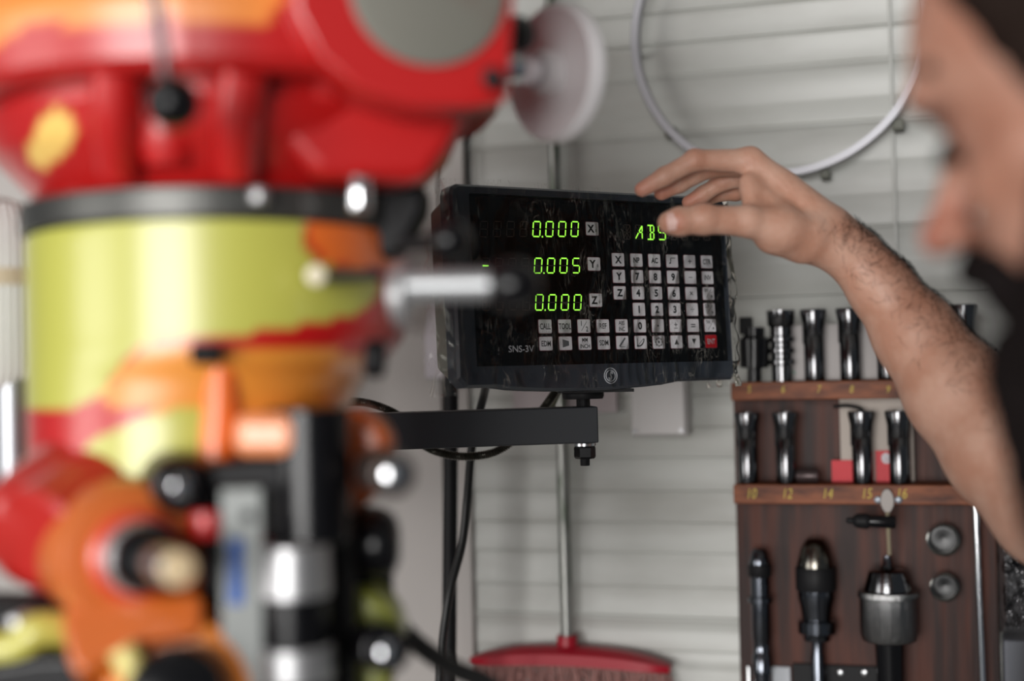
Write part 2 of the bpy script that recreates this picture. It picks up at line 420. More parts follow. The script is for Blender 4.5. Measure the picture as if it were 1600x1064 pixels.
    def segs(mbl, mbg, u, v, w_, h, ch, sl=.12, segset=SEG, on=None, th=.0012, dot=False):
        lit = ON.get(ch, '') if on is None else on
        for s, (ax, ay, bx, by) in segset.items():
            A_ = Vector((u+(ax-.5)*w_+(ay-.5)*h*sl, v+(ay-.5)*h)); B_ = Vector((u+(bx-.5)*w_+(by-.5)*h*sl, v+(by-.5)*h))
            d = (B_-A_).normalized(); nrm = Vector((-d.y, d.x)); g = .0006
            is_on = s in lit; t2 = th/2*(1 if is_on else .38)
            a, b = A_+d*g, B_-d*g
            ps = [a+d*t2*.5-nrm*t2, b-d*t2*.5-nrm*t2, b, b-d*t2*.5+nrm*t2, a+d*t2*.5+nrm*t2, a]
            (mbl if is_on else mbg).add([(p.x, p.y, .00025 if is_on else .00015) for p in ps], [(0, 1, 2, 3, 4, 5)])
        if dot:
            c = (u+w_*.5+.0030-.5*h*sl, v-h/2); t2 = .0007
            mbl.add([(c[0]+i*t2, c[1]+j*t2, .00025) for i, j in ((-1, -1), (1, -1), (1, 1), (-1, 1))], [(0, 1, 2, 3)])
    for (lx, rx, ty, by, tx) in ((838.3, 897.8, 346.3, 369.5, '    0.000'), (840.7, 900.0, 403.5, 426.5, '-   0.005'), (842.6, 902.3, 460.5, 484.5, '    0.000')):
        dsp = L(MB().box((*uv((lx+rx)/2-35, (ty+by)/2), .00004), (.145, .022, .00004)), 'numeral_display', M_['panel'])
        ml, mg = MB(), MB()
        ua, va = uv(lx, (ty+by)/2); ub, vb = uv(rx, (ty+by)/2)
        h = uv(lx, ty)[1]-uv(lx, by)[1]; pitch = (ub-ua)/3
        t = tx.replace('.', '')
        for i, ch in enumerate(t):
            segs(ml, mg, ua+(i-4)*pitch, va+(vb-va)/3*(i-4), .0080, h, ch, dot=(i == 4))
        ml.build('lit_segments', M_['led'], dsp, world=False, smooth=None); mg.build('unlit_segments', M_['ghost'], dsp, world=False, smooth=None)
    S14 = dict(SEG); del S14['g']; S14.update({'g1': (0, .5, .5, .5), 'g2': (.5, .5, 1, .5), 'h': (0, 1, .5, .5), 'i': (.5, 1, .5, .5), 'j': (1, 1, .5, .5), 'k': (.5, .5, 0, 0), 'l': (.5, .5, .5, 0), 'm': (.5, .5, 1, 0)})
    c0 = uv(979.5, 362.5); c3 = uv(1034, 363.5); pitch = (c3[0]-c0[0])/3
    dsp = L(MB().box((c0[0]+3.5*pitch, c0[1], .00004), (8.4*pitch, .02, .00004)), 'text_display', M_['panel'])
    ml, mg = MB(), MB(); h = uv(979, 351.5)[1]-uv(979, 373.5)[1]
    for i, on in enumerate([(), ('b', 'c', 'g2', 'k', 'j'), ('a', 'b', 'c', 'd', 'i', 'l', 'g2'), ('a', 'f', 'g1', 'g2', 'c', 'd'), (), (), (), ()]):
        segs(ml, mg, c0[0]+i*pitch, c0[1]+(c3[1]-c0[1])/3*i, .0085, h, '', .04, S14, on, .0012)
    ml.build('lit_segments', M_['led'], dsp, world=False, smooth=None); mg.build('unlit_segments', M_['ghost'], dsp, world=False, smooth=None)
    # model lettering and badge
    vv, ff = text_mesh('SNS-3V', .0062, .9, .004); c = uv(814.5, 545)
    sc = .0282/(vv[:, 0].max()-vv[:, 0].min())
    L(MB().add([(c[0]+x*sc, c[1]+y, .0002) for x, y, _ in vv], ff), 'model_lettering', M_['white'], smooth=None)
    c = uv(954, 587, .006); mb = MB()
    for r in (.0075, .0054):
        mb.tube([(c[0]+r*math.cos(a), c[1]+r*math.sin(a), .0062) for a in np.linspace(0, 2*PI, 40, endpoint=False)], .00055, 6, True)
    sp = [(.0030, .0030), (.0012, .0038), (-.0012, .0034), (-.0020, .0016), (0, 0), (.0020, -.0016), (.0012, -.0034), (-.0012, -.0038), (-.0030, -.0030)]
    mb.tube(spline([(c[0]+.45*x+.9*y*.25, c[1]+y, .0064) for x, y in sp], 5), .0008, 6)
    mb.tube([(c[0]+.0026, c[1]+.0022, .0064), (c[0]+.0008, c[1]+.0024, .0064)], .0007, 6); mb.tube([(c[0]-.0026, c[1]-.0022, .0064), (c[0]-.0008, c[1]-.0024, .0064)], .0007, 6)
    L(mb, 'round_badge', M_['white'])
    # clear wrapping film: wrinkled sheet over the front, folded round both sides
    mb = MB(); nx, ny = 190, 120; X0, X1, Y0, Y1 = x0-.004, x1+.002, yb-.003, y1+.004
    ph = rng.uniform(0, 6.28, 40); fx = rng.uniform(-1, 1, 40); fy = rng.uniform(-1, 1, 40)
    vs = []
    side = .055
    for j in range(ny):
        for i in range(nx):
            s = i/(nx-1); t = j/(ny-1)
            arc = s*((X1-X0)+2*side)-side
            wob = 0
            for q in range(14):
                wob += math.sin(ph[q]+(fx[q]*260+40)*arc+(fy[q]*(30+q*8))*t*(Y1-Y0)*3)*.00011
            crk = abs(math.sin(ph[20]+arc*130+2.5*math.sin(t*5+ph[21])+6*math.sin(arc*31)))**18*.0009
            if arc < 0: p = (X0-.0015+wob*6, Y0+t*(Y1-Y0)-.004*(1-t), .009+arc*1.0)
            elif arc > X1-X0: p = (X1+.0025+wob*8, Y0+t*(Y1-Y0)+(-.004)*(1-t), .009-(arc-(X1-X0)))
            else:
                p = (X0+arc, Y0+t*(Y1-Y0)+.0012*math.sin(arc*30), .0085+wob*2+crk+.0045*math.exp(-((arc-(X1-X0)+.006+wob*4)/.0016)**2)+.003*math.exp(-((arc-.006+wob*5)/.0014)**2)*(1-t*.3))
            vs.append(p)
    fs = [(j*nx+i, j*nx+i+1, (j+1)*nx+i+1, (j+1)*nx+i) for j in range(ny-1) for i in range(nx-1)]
    mb.add(vs, fs)
    m = bpy.data.materials.new('clear_film'); m.use_nodes = True; nt = m.node_tree
    for nn in list(nt.nodes):
        if nn.type == 'BSDF_PRINCIPLED': nt.nodes.remove(nn)
    out = next(nn for nn in nt.nodes if nn.type == 'OUTPUT_MATERIAL')
    tr = nt.nodes.new('ShaderNodeBsdfTransparent'); gl = nt.nodes.new('ShaderNodeBsdfGlossy'); gl.inputs['Roughness'].default_value = .12
    gl.inputs['Color'].default_value = (.9, .9, .85, 1)
    mx = nt.nodes.new('ShaderNodeMixShader'); fr = nt.nodes.new('ShaderNodeFresnel'); fr.inputs[0].default_value = 1.32
    tc = nt.nodes.new('ShaderNodeTexCoord'); mp = nt.nodes.new('ShaderNodeMapping'); mp.inputs['Scale'].default_value = (1, .22, 1); mp.inputs['Rotation'].default_value = (0, 0, .12)
    nz = nt.nodes.new('ShaderNodeTexNoise'); nz.inputs['Scale'].default_value = 150; nz.inputs['Detail'].default_value = 3; nz.inputs['Distortion'].default_value = 1.2
    rp = nt.nodes.new('ShaderNodeValToRGB'); rp.color_ramp.elements[0].position = .60; rp.color_ramp.elements[1].position = .78
    bp = nt.nodes.new('ShaderNodeBump'); bp.inputs['Strength'].default_value = 1.0; bp.inputs['Distance'].default_value = .012
    nt.links.new(tc.outputs['Object'], mp.inputs[0]); nt.links.new(mp.outputs[0], nz.inputs[0]); nt.links.new(nz.outputs[0], rp.inputs[0])
    nt.links.new(rp.outputs[0], bp.inputs['Height']); nt.links.new(bp.outputs[0], gl.inputs['Normal'])
    nt.links.new(fr.outputs[0], mx.inputs[0]); nt.links.new(tr.outputs[0], mx.inputs[1]); nt.links.new(gl.outputs[0], mx.inputs[2])
    # creases: highlight streaks painted as thin, mostly upright milky lines
    def line(scale, st, lo, hi, dist, rot):
        mp2 = nt.nodes.new('ShaderNodeMapping'); mp2.inputs['Scale'].default_value = st; mp2.inputs['Rotation'].default_value = (0, 0, rot)
        n2 = nt.nodes.new('ShaderNodeTexNoise'); n2.inputs['Scale'].default_value = scale; n2.inputs['Detail'].default_value = 2; n2.inputs['Distortion'].default_value = dist
        r2 = nt.nodes.new('ShaderNodeValToRGB'); e = r2.color_ramp.elements; e[0].position = .5-lo; e[0].color = (0, 0, 0, 1); e[1].position = .5+lo; e[1].color = (0, 0, 0, 1)
        k = e.new(.5); k.color = (hi, hi, hi, 1)
        nt.links.new(tc.outputs['Object'], mp2.inputs[0]); nt.links.new(mp2.outputs[0], n2.inputs[0]); nt.links.new(n2.outputs[0], r2.inputs[0]); return r2.outputs[0]
    l1 = line(90, (1, .16, 1), .012, 1, 1.5, .08); l2 = line(60, (1, .30, 1), .012, .8, 2.5, -.2)
    nm = nt.nodes.new('ShaderNodeTexNoise'); nm.inputs['Scale'].default_value = 38; rm = nt.nodes.new('ShaderNodeValToRGB'); rm.color_ramp.elements[0].position = .49; rm.color_ramp.elements[1].position = .66
    nt.links.new(tc.outputs['Object'], nm.inputs[0]); nt.links.new(nm.outputs[0], rm.inputs[0])
    ad = nt.nodes.new('ShaderNodeMath'); ad.operation = 'MAXIMUM'; nt.links.new(l1, ad.inputs[0]); nt.links.new(l2, ad.inputs[1])
    mu = nt.nodes.new('ShaderNodeMath'); mu.operation = 'MULTIPLY'; nt.links.new(ad.outputs[0], mu.inputs[0]); nt.links.new(rm.outputs[0], mu.inputs[1])
    m3 = nt.nodes.new('ShaderNodeMath'); m3.operation = 'MULTIPLY'; nt.links.new(mu.outputs[0], m3.inputs[0]); m3.inputs[1].default_value = .5
    df = nt.nodes.new('ShaderNodeBsdfDiffuse'); df.inputs[0].default_value = (.42, .40, .36, 1)
    mx2 = nt.nodes.new('ShaderNodeMixShader'); nt.links.new(m3.outputs[0], mx2.inputs[0]); nt.links.new(mx.outputs[0], mx2.inputs[1]); nt.links.new(df.outputs[0], mx2.inputs[2])
    nt.links.new(mx2.outputs[0], out.inputs[0])
    M_['film'] = m
    tag(L(mb, 'wrapping_film', m, smooth=180), 'clear crinkled plastic film')
    # swivel foot under the case
    c = P(911, 617, 1.43)
    mb = MB(); q = Vector((c.x, c.y, c.z))
    zt = q.z+.004
    mb.lathe([(0, .007), (.012, .007), (.012, .020), (.015, .021), (.018, .021), (.022, .018)], (q.x, q.y, q.z-.016), (0, 0, 1), 32)
    mb.box((q.x+.012, q.y, q.z+.004), (.075, .045, .003))
    mb.build('swivel_foot', M_['blackm'], root)
    return q
FOOT = readout()

def support_arm():
    c = FOOT
    A = P(935, 663.5, 1.40); B = P(150, 690, 1.35)
    root = empty('readout_support_arm', A)
    tag(root, 'dark grey square metal arm carrying the readout, reaching out from behind the milling machine', 'bracket')
    d = (A-B).normalized(); L_ = (A-B).length
    up = Vector((0, 0, 1)); up = (up-d*up.dot(d)).normalized(); s = d.cross(up)   # s away from the viewer
    M = Matrix(((d.x, up.x, s.x, B.x), (d.y, up.y, s.y, B.y), (d.z, up.z, s.z, B.z), (0, 0, 0, 1)))
    sg = 1 if s.y > 0 else -1
    th = .0358
    mb = MB(); mb.box((L_/2, 0, sg*.020), (L_, th, .040), M)
    mb.build('square_tube', M_['barpaint'], root, bevel=.0015)
    x, y = c.x, A.y+.020
    zc = A.z-(A.x-x)*0.03
    mb = MB(); mb.rcyl((x, y, zc-.041), (x, y, zc+.030), .0048, .0006)
    mb.build('threaded_bolt', M_['blackm'], root)
    mb = MB(); mb.lathe([(0, .0095), (.002, .0108), (.011, .0108), (.013, .0095)], (x, y, zc-.034), (0, 0, 1), 6)
    mb.build('hex_nut', M_['blackp'], root, smooth=20)
    mb = MB(); mb.cyl((x, y, zc-.0212), (x, y, zc-.0185), .0115); mb.build('washer', M_['steel'], root)
    # cable looped over the arm
    pts = [P(470, 640, 1.47), P(520, 630, 1.46), P(560, 628, 1.45), P(595, 636, 1.45), P(630, 655, 1.45), P(655, 690, 1.455), P(690, 708, 1.46), P(735, 713, 1.46), P(780, 703, 1.465), P(825, 668, 1.47), P(850, 637, 1.475), P(868, 612, 1.48)]
    sp = spline(pts, 60)
    mb = MB(); mb.tube(sp, lambda i: .0042+.0007*math.sin(i*1.6), 10)
    tag(mb.build('armoured_cable', mat('cable_steel', (.10, .095, .08), .35, .8)), 'thin ribbed metal-sheathed cable hanging in a loop behind the dark support arm', 'cable')
    pts = [P(760, 596, 1.50), P(756, 618, 1.52), P(749, 645, 1.53), P(737, 700, 1.54), P(730, 780, 1.55), P(722, 850, 1.55), P(704, 920, 1.56), P(694, 980, 1.56), P(688, 1040, 1.56), P(684, 1110, 1.56), P(684, 1250, 1.56), P(690, 1700, 1.56), P(700, 2600, 1.56)]
    mb = MB(); mb.tube(spline(pts, 14), .0046, 12)
    tag(mb.build('power_cable', M_['rubber']), 'glossy black cable curving down from behind the readout, right of the black post', 'cable')
    pts = [P(872, 596, 1.51), P(868, 622, 1.53), P(852, 650, 1.54), P(838, 668, 1.53)]
    mb = MB(); mb.tube(spline(pts, 14), .0035, 12)
    tag(mb.build('signal_cable', mat('olive_cable', (.12, .12, .08), .5)), 'short olive grey cable slanting down behind the readout foot above the arm', 'cable')
support_arm()

# ================================================================ MILLING MACHINE
RED = (.50, .006, .006); ORG = (.86, .17, .02); YEL = (.50, .50, .085); AMB = (.80, .30, .04)
def in_poly(x, y, ps):
    c = False; n = len(ps)
    for i in range(n):
        x1, y1 = ps[i]; x2, y2 = ps[i-1]
        if (y1 > y) != (y2 > y) and x < (x2-x1)*(y-y1)/(y2-y1+1e-9)+x1: c = not c
    return c
def blob(cx, cy, rx, ry, rot=0):
    return ('e', cx, cy, rx, ry, math.radians(rot))
# paint patches of the camouflage, laid on in the plane of the machine's front
PATCH = [
    (YEL, .6, [(-90, 250), (300, 300), (484, 312), (470, 380), (490, 412), (590, 425), (595, 450), (570, 490), (480, 505), (420, 515), (330, 530), (235, 528), (190, 560), (150, 634), (60, 640), (-90, 640)]),
    (ORG, .6, [(480, 325), (600, 330), (640, 420), (595, 420), (520, 415), (478, 378)]),
    (AMB, .6, [(235, 530), (300, 545), (420, 545), (545, 545), (640, 590), (560, 640), (480, 700), (340, 720), (330, 648), (190, 640), (152, 625), (190, 570)]),
    (YEL, .6, [(100, 770), (125, 700), (175, 672), (260, 640), (330, 636), (345, 700), (320, 760), (240, 800), (140, 790)]),
    ((.95, .62, .16), .6, [(40, 250), (52, 200), (80, 168), (110, 180), (120, 210), (95, 250), (60, 265)]),
    ((.9, .28, .05), .5, [(-80, -200), (440, -200), (445, 35), (350, 45), (250, 20), (150, 55), (60, 20), (30, 60), (-80, 90)]),
    (YEL, .6, [(520, 900), (600, 905), (680, 960), (660, 1200), (520, 1200)]),
    (ORG, .6, [(520, 640), (640, 640), (640, 810), (520, 820)]),
    ((.9, .24, .04), .5, [(110, 740), (210, 740), (150, 860), (110, 960), (90, 900)]),
]
def chaikin(ps, it=2):
    for _ in range(it):
        q = []
        for i in range(len(ps)):
            a, b = ps[i], ps[(i+1) % len(ps)]; q += [(a[0]*.75+b[0]*.25, a[1]*.75+b[1]*.25), (a[0]*.25+b[0]*.75, a[1]*.25+b[1]*.75)]
        ps = q
    return ps
PATCH = [(c, w_, chaikin(ps)) for c, w_, ps in PATCH]
def camo(o, depth=.84, base=RED, patches=PATCH, flat=None):
    me = o.data
    if not me.color_attributes: me.color_attributes.new('paint', 'FLOAT_COLOR', 'POINT')
    at = me.color_attributes['paint']; buf = np.ones((len(me.vertices), 4))
    for i, v in enumerate(me.vertices):
        c = flat or base
        if not flat:
            x, y, _d = pxof(v.co)
            for col, _, ps in patches:
                if in_poly(x, y, ps): c = col
        buf[i, :3] = c
    at.data.foreach_set('color', buf.ravel())
    return o
def grid_lathe(prof, A, n=160, sub=4.0e-3, sx=1.0, sy=1.0, rot=0, sq=2.0):
    "dense vertical lathe for painted bodies; profile [(z, r)] absolute z, superellipse exponent sq"
    pts = []
    for (z0, r0), (z1, r1) in zip(prof, prof[1:]):
        k = max(1, int(math.hypot(z1-z0, r1-r0)/sub))
        pts += [(z0+(z1-z0)*i/k, r0+(r1-r0)*i/k) for i in range(k)]
    pts.append(prof[-1]); mb = MB(); vs = []; fs = []
    for z, r in pts:
        for i in range(n):
            a = 2*PI*i/n; c, s = math.cos(a), math.sin(a)
            f = (abs(c)**sq+abs(s)**sq)**(-1/sq)
            X, Y = r*f*c*sx, r*f*s*sy
            vs.append((A[0]+X*math.cos(rot)-Y*math.sin(rot), A[1]+X*math.sin(rot)+Y*math.cos(rot), z))
    for j in range(len(pts)-1):
        for i in range(n): k = (i+1) % n; fs.append((j*n+i, j*n+k, (j+1)*n+k, (j+1)*n+i))
    fs.append(tuple(reversed(range(n)))); fs.append(tuple((len(pts)-1)*n+i for i in range(n)))
    mb.add(vs, fs); return mb
def zat(py, d): return 1.5+(577-py)/FPX*d

def machine():
    ax = P(345, 532, .95); AX, AY = ax.x, ax.y
    root = empty('milling_machine', (AX, 1.55, 0))
    tag(root, 'large milling machine head painted in red, orange and yellow-green camouflage, blurred at left', 'machine')
    B = lambda mb, name, m, **k: mb.build(name, m, root, **k)
    C = M_['camo']
    # ---- lower drum with camouflage
    zt, zb = zat(330, .825), zat(520, .83)
    lv_ = [(zt, 0, .118), (zt-.001, 0, .1215), (zt-.005, 0, .1235), (zb+.008, 0, .1235), (zb, -.0012, .1223), (zb-.012, -.006, .1175), (zb-.022, -.0135, .110), (zb-.045, -.0195, .104), (zb-.30, -.0205, .103)]
    mb = MB(); vs = []; fs = []; n = 200; rows = []
    for (z0, c0_, r0), (z1_, c1_, r1) in zip(lv_, lv_[1:]):
        k = max(1, int((z0-z1_)/.0035))
        rows += [(z0+(z1_-z0)*i/k, c0_+(c1_-c0_)*i/k, r0+(r1-r0)*i/k) for i in range(k)]
    rows.append(lv_[-1])
    for z, c_, r_ in rows:
        for i in range(n):
            a_ = 2*PI*i/n; vs.append((AX+c_+r_*math.cos(a_), AY+.1235*math.sin(a_)*(1 if r_ > .12 else (.93+.07*(r_-.10)/.02)), z))
    for j in range(len(rows)-1):
        for i in range(n): k = (i+1) % n; fs.append((j*n+k, j*n+i, (j+1)*n+i, (j+1)*n+k))
    fs.append(tuple(range(n))); fs.append(tuple(reversed([(len(rows)-1)*n+i for i in range(n)])))
    mb.add(vs, fs); o = B(mb, 'head_casting', C); camo(o)
    # taper under the right of the drum
    # ---- degree ring
    z1 = zat(276, .82)
    mb = MB(); mb.lathe([(0, .112), (0, .1245), (.002, .1265), (z1-zt-.002, .1265), (z1-zt, .1235)], (AX, AY, zt+.0005), (0, 0, 1), 120)
    B(mb, 'degree_ring', mat('ring_metal', (.09, .09, .085), .38, .7, bump=(40, .3, (1, 1, 1))))
    for px, py, d, r, L_ in ((405, 306, .826, .0055, .009), (562, 303, .84, .0068, .021), (105, 318, .87, .004, .012)):
        c = P(px, py, d); mb = MB(); mb.rcyl((c.x, c.y, c.z-L_/2), (c.x, c.y, c.z+L_/2), r, .0015)
        B(mb, 'clamp_stud', M_['chrome'] if px == 562 else M_['satin'])
    # ---- upper head: cone, crease, overhanging flange
    zc = 1.5+.166
    o = B(grid_lathe([(z1+.0008, .119), (z1+.004, .1225), (zat(180, .8), .150), (zc-.006, .158), (zc-.004, .150), (zc+.003, .150), (zc+.004, .178), (zc+.010, .184), (zc+.045, .186), (zc+.06, .178), (zc+.30, .172)], (AX+.004, AY+.01), sub=.0045), 'upper_head', C)
    camo(o, .80, patches=PATCH[4:6])
    # raised ribs in the cone, added to catch upright highlights
    mb = MB()
    for px in (190, 372):
        a = P(px, 262, .835); b = P(px+(-8 if px < 300 else 10), 108, .80)
        mb.tube(spline([a, (Vector(a)+Vector(b))/2+Vector((0, -.006, 0)), b], 10), .014, 20)
    o = B(mb, 'highlight_rib', C); camo(o, flat=RED)
    mb = MB(); mb.lathe([(0, .012), (.012, .019), (.03, .022), (.075, .020), (.08, .008)], P(262, 262, .83), (0.02, 0.05, 1), 32)
    o = B(mb, 'lever_boss', C); camo(o, flat=RED)
    # ---- gearbox cover plate at the upper right
    Mf = Matrix(((_R.x, _U.x, _F.x, 0), (_R.y, _U.y, _F.y, 0), (_R.z, _U.z, _F.z, 0), (0, 0, 0, 1)))
    def front(px_pts, d, yaw=0, pitch=0):
        xm = sum(x for x, y in px_pts)/len(px_pts); ym = -(sum(y for x, y in px_pts)/len(px_pts)-532)/FPX*d; X = (xm-800)/FPX*d; c_ = math.cos(yaw)
        return [(((x-800)/FPX*d-X)/c_, -(y-532)/FPX*d) for x, y in px_pts], Matrix.Translation(CAM+_F*d) @ Mf @ Matrix.Translation((X, 0, 0)) @ Matrix.Rotation(-yaw, 4, 'Y') @ (Matrix.Translation((0, ym, 0)) @ Matrix.Rotation(pitch, 4, 'X') @ Matrix.Translation((0, -ym, 0)))
    ps, MM = front([(455, -220), (812, -220), (804, 20), (797, 146), (778, 156), (735, 166), (640, 168), (560, 146), (505, 100), (470, 30)], .80, .30)
    o = B(MB().prism(ps, MM, .05), 'gearbox_cover', C, bevel=.004, bseg=3); camo(o, flat=RED)
    ps, MM = front([(430, -220), (780, -220), (780, 120), (735, 182), (708, 232), (672, 285), (500, 286), (420, 200)], .850, .30)
    o = B(MB().prism(ps, MM, .12), 'gearbox_body', C, bevel=.012, bseg=3); camo(o, flat=RED)
    Dn = (_F*math.cos(.30)-_R*math.sin(.30)).normalized(); c = P(668, -22, .802)-Dn*.004; mb = MB()
    mb.lathe([(0, .040), (.001, .0455), (.008, .0455)], c, Dn, 64)
    B(mb, 'round_cover_plate', mat('plate_grey', (.21, .205, .175), .5, .3, noise=(14, (.20, .09, .07), .50, .75, (1, 1, 1))))  # reddish mottling paints a red reflection into the grey
    for px, py in ((530, 50), (769, 118)):
        mb = MB(); mb.lathe([(0, .004), (.001, .0055), (.03, .0055)], P(px, py, .793 if px > 700 else .80), _F, 16)
        B(mb, 'cover_bolt', M_['blackm'])
    # dark parts under the gearbox, right
    mb = MB(); mb.rcyl(P(690, 190, .90), P(716, 196, .90), .016, .003); B(mb, 'bearing_cap', M_['blackm'])
    ps, MM = front([(560, 292), (668, 288), (664, 330), (640, 372), (615, 405), (560, 400)], .90)
    B(MB().prism(ps, MM, .05), 'pivot_bracket', M_['blackm'], bevel=.006)
    # ---- handwheel
    D = Vector((.80, .60, .02)).normalized(); c = P(862, 114, 1.0)
    mb = MB(); mb.lathe([(-.014, .013), (-.012, .015), (-.001, .016), (.0, .020), (.001, .040), (-.003, .0455), (.001, .0485), (.008, .0485), (.012, .045), (.007, .04), (.007, .012), (.012, .010)], c, D, 80)
    hw = B(mb, 'handwheel', mat('handwheel_metal', (.80, .78, .79), .5, 0, spec=.3))
    mb = MB(); mb.rcyl(c-D*.062, c-D*.010, .0115, .002); mb.build('hub', M_['chrome'], hw)
    mb = MB(); mb.rcyl(P(790, 60, .93), P(812, 52, .95), .012, .002); B(mb, 'shadow_gap', M_['blackm'])  # black cylinder put in for the shadow gap beside the handwheel
    # ---- ball levers
    mb = MB(); mb.cyl(P(228, -90, .72), P(262, 135, .735), .0038, .0032); lv = B(mb, 'speed_lever', M_['darksteel'])
    mb = MB(); mb.ball(P(270, 160, .735), .0142); mb.build('ball_knob', M_['blackp'], lv)
    mb = MB(); mb.cyl(P(625, 383, .86), P(700, 376, .835), .0048); lv = B(mb, 'feed_lever', M_['blackm'])
    mb = MB(); mb.ball(P(703, 376, .835), .0125); mb.build('ball_knob', M_['blackp'], lv)
    D = (P(800, 445, .80)-P(650, 447, .81)).normalized()
    mb = MB(); mb.lathe([(0, .0190), (.002, .0215), (.010, .0215), (.012, .016), (.013, .008)], P(626, 462, .83), Vector((.93, -.36, 0)), 40)
    fl = B(mb, 'lever_flange', M_['satin'])
    mb = MB(); mb.cyl(P(640, 447, .81), P(772, 445, .80), .0090, .0088); lv = B(mb, 'quill_lever', mat('lever_steel', (.36, .37, .38), .38, .6))
    mb = MB(); mb.ball(P(800, 445, .80), .0140, D=D, st=1.2); mb.build('ball_knob', M_['blackp'], lv)
    # slot and small studs on the drum
    ps, MM = front([(508, 424), (590, 420), (594, 436), (510, 441)], .828)
    B(MB().prism(ps, MM, .02), 'nameplate_slot', M_['blackm'], bevel=.002)
    mb = MB(); mb.rcyl(P(494, 430, .822), P(494, 430, .84), .0062, .002); B(mb, 'grease_fitting', mat('fitting_cream', (.75, .68, .5), .4))
    mb = MB(); mb.rcyl(P(300, 553, .818), P(346, 553, .818), .0062, .001); B(mb, 'lock_screw', M_['blackm'])
    mb = MB(); mb.rcyl(P(570, 560, .86), P(602, 562, .86), .0115, .003); B(mb, 'clamp_knob', M_['blackm'])
    # ---- front castings under the drum
    mb = MB(); mb.tube([P(346, 556, .845), P(344, 640, .84), P(336, 750, .835)], .0105, 24)
    o = B(mb, 'vertical_rib', C); camo(o, flat=ORG)
    ps, MM = front([(362, 646), (466, 646), (466, 716), (362, 716)], .795)
    o = B(MB().prism(ps, MM, .08), 'spindle_brake_block', C, bevel=.008, bseg=4); camo(o, flat=(.88, .30, .12))
    # quill, in bands of black and bright steel
    qx = P(462, 532, .83)
    def band(py0, py1, r, m, nm, x=None, rgh=0):
        z0, z1_ = zat(py0, .80), zat(py1, .80); mb = MB(); xx = x or qx
        mb.lathe([(0, r-.001), (.001, r), (z0-z1_-.001, r), (z0-z1_, r-.001)], (xx.x, xx.y, z1_), (0, 0, 1), 56)
        return B(mb, nm, m)
    band(632, 842, .0235, M_['blackp'], 'quill_sleeve', P(480, 532, .82))
    band(842, 922, .0205, M_['satin'], 'quill_collar', P(452, 532, .80))
    band(918, 1000, .0190, M_['blackp'], 'spindle_sleeve', P(452, 532, .80))
    band(998, 1052, .0215, M_['satin'], 'quill_collar', P(452, 532, .80))
    band(1050, 1300, .019, M_['blackp'], 'spindle_nose', P(452, 532, .80))
    band(835, 1400, .0175, M_['blackm'], 'quill_stop_rod', P(503, 532, .85))
    ps, MM = front([(300, 728), (405, 716), (470, 716), (470, 846), (413, 846), (408, 765), (345, 765), (300, 762)], .80)
    B(MB().prism(ps, MM, .035), 'stop_bracket', M_['blackm'], bevel=.004)
    # depth scale plate
    ps, MM = front([(344, 764), (409, 762), (412, 1120), (345, 1120)], .785)
    sc = B(MB().prism(ps, MM, .006), 'depth_scale', mat('scale_grey', (.17, .18, .175), .45, .3), bevel=.001)
    ps, MM = front([(357, 842), (380, 842), (380, 945), (357, 945)], .784)
    MB().prism(ps, MM, .001).build('blue_sticker', mat('sticker_blue', (.004, .075, .34), .5), sc)
    mb = MB(); mb.rcyl(P(388, 806, .783), P(388, 806, .79), .0035, .001, 16); mb.build('scale_screw', M_['blackm'], sc)
    ps, MM = front([(306, 765), (346, 765), (346, 1120), (318, 1120), (306, 940)], .815)
    B(MB().prism(ps, MM, .03), 'guide_rail', M_['blackm'], bevel=.003)
    mb = MB(); mb.rcyl(P(324, 796, .80), P(324, 840, .80), .0100, .002); o = B(mb, 'stop_tab', C); camo(o, flat=RED)
    # ---- handle boss with added highlight, upper-left of scale
    mb = MB(); mb.rcyl(P(262, 745, .83), P(286, 760, .785), .0165, .005); B(mb, 'lock_handle_hub', M_['blackp'])
    mb = MB(); mb.rcyl(P(280, 757, .79), P(287, 762, .778), .0070, .002); B(mb, 'hub_glint', M_['chrome'])  # chrome piece added as the white highlight on the black hub
    mb = MB(); mb.ball(P(192, 758, .83), .006); B(mb, 'oil_cup', M_['blackp'])
    # ---- feed housing, lower left
    D = (P(300, 890, .70)-P(205, 862, .80)).normalized()
    c = P(210, 868, .79)
    o = B(MB().lathe([(0, .030), (.002, .0385), (.008, .0415), (.06, .042)], c-Vector((0, .0, 0)), -D*-1*-1, 72), 'feed_housing', C); camo(o, flat=(.62, .14, .022))
    mb = MB(); mb.lathe([(0, .0255), (.006, .0255), (.008, .023)], c, D, 56); fl = B(mb, 'housing_lip', C); camo(fl, flat=(.66, .05, .02))
    mb = MB(); mb.rcyl(c+D*.004, c+D*.020, .0205, .003, 48); B(mb, 'feed_dial', M_['satin'])
    mb = MB(); mb.rcyl(c+D*.018, c+D*.032, .0185, .003, 48); B(mb, 'dial_collar', M_['blackp'])
    mb = MB(); mb.rcyl(c+D*.030, c+D*.082, .0100, .003, 40); mb2 = mb; sh = B(mb2, 'feed_shaft', M_['steel'])
    mb = MB(); mb.rcyl(c+D*.0821, c+D*.087, .0090, .0015, 40); mb.build('shaft_end', mat('brass_end', (.80, .62, .38), .5, .1), sh)
    ps, MM = front([(96, 935), (110, 925), (314, 922), (318, 985), (300, 1000), (210, 1010), (130, 1060), (112, 1030), (98, 980)], .775, .12, .50)
    o = B(MB().prism(ps, MM, .07), 'feed_base', C, bevel=.008, bseg=3); camo(o, flat=(.56, .115, .010))
    ps, MM = front([(100, 826), (310, 826), (314, 930), (100, 935)], .80, 0, .28)
    o = B(MB().prism(ps, MM, .06), 'feed_back', C, bevel=.010, bseg=3); camo(o, flat=(.50, .09, .012))
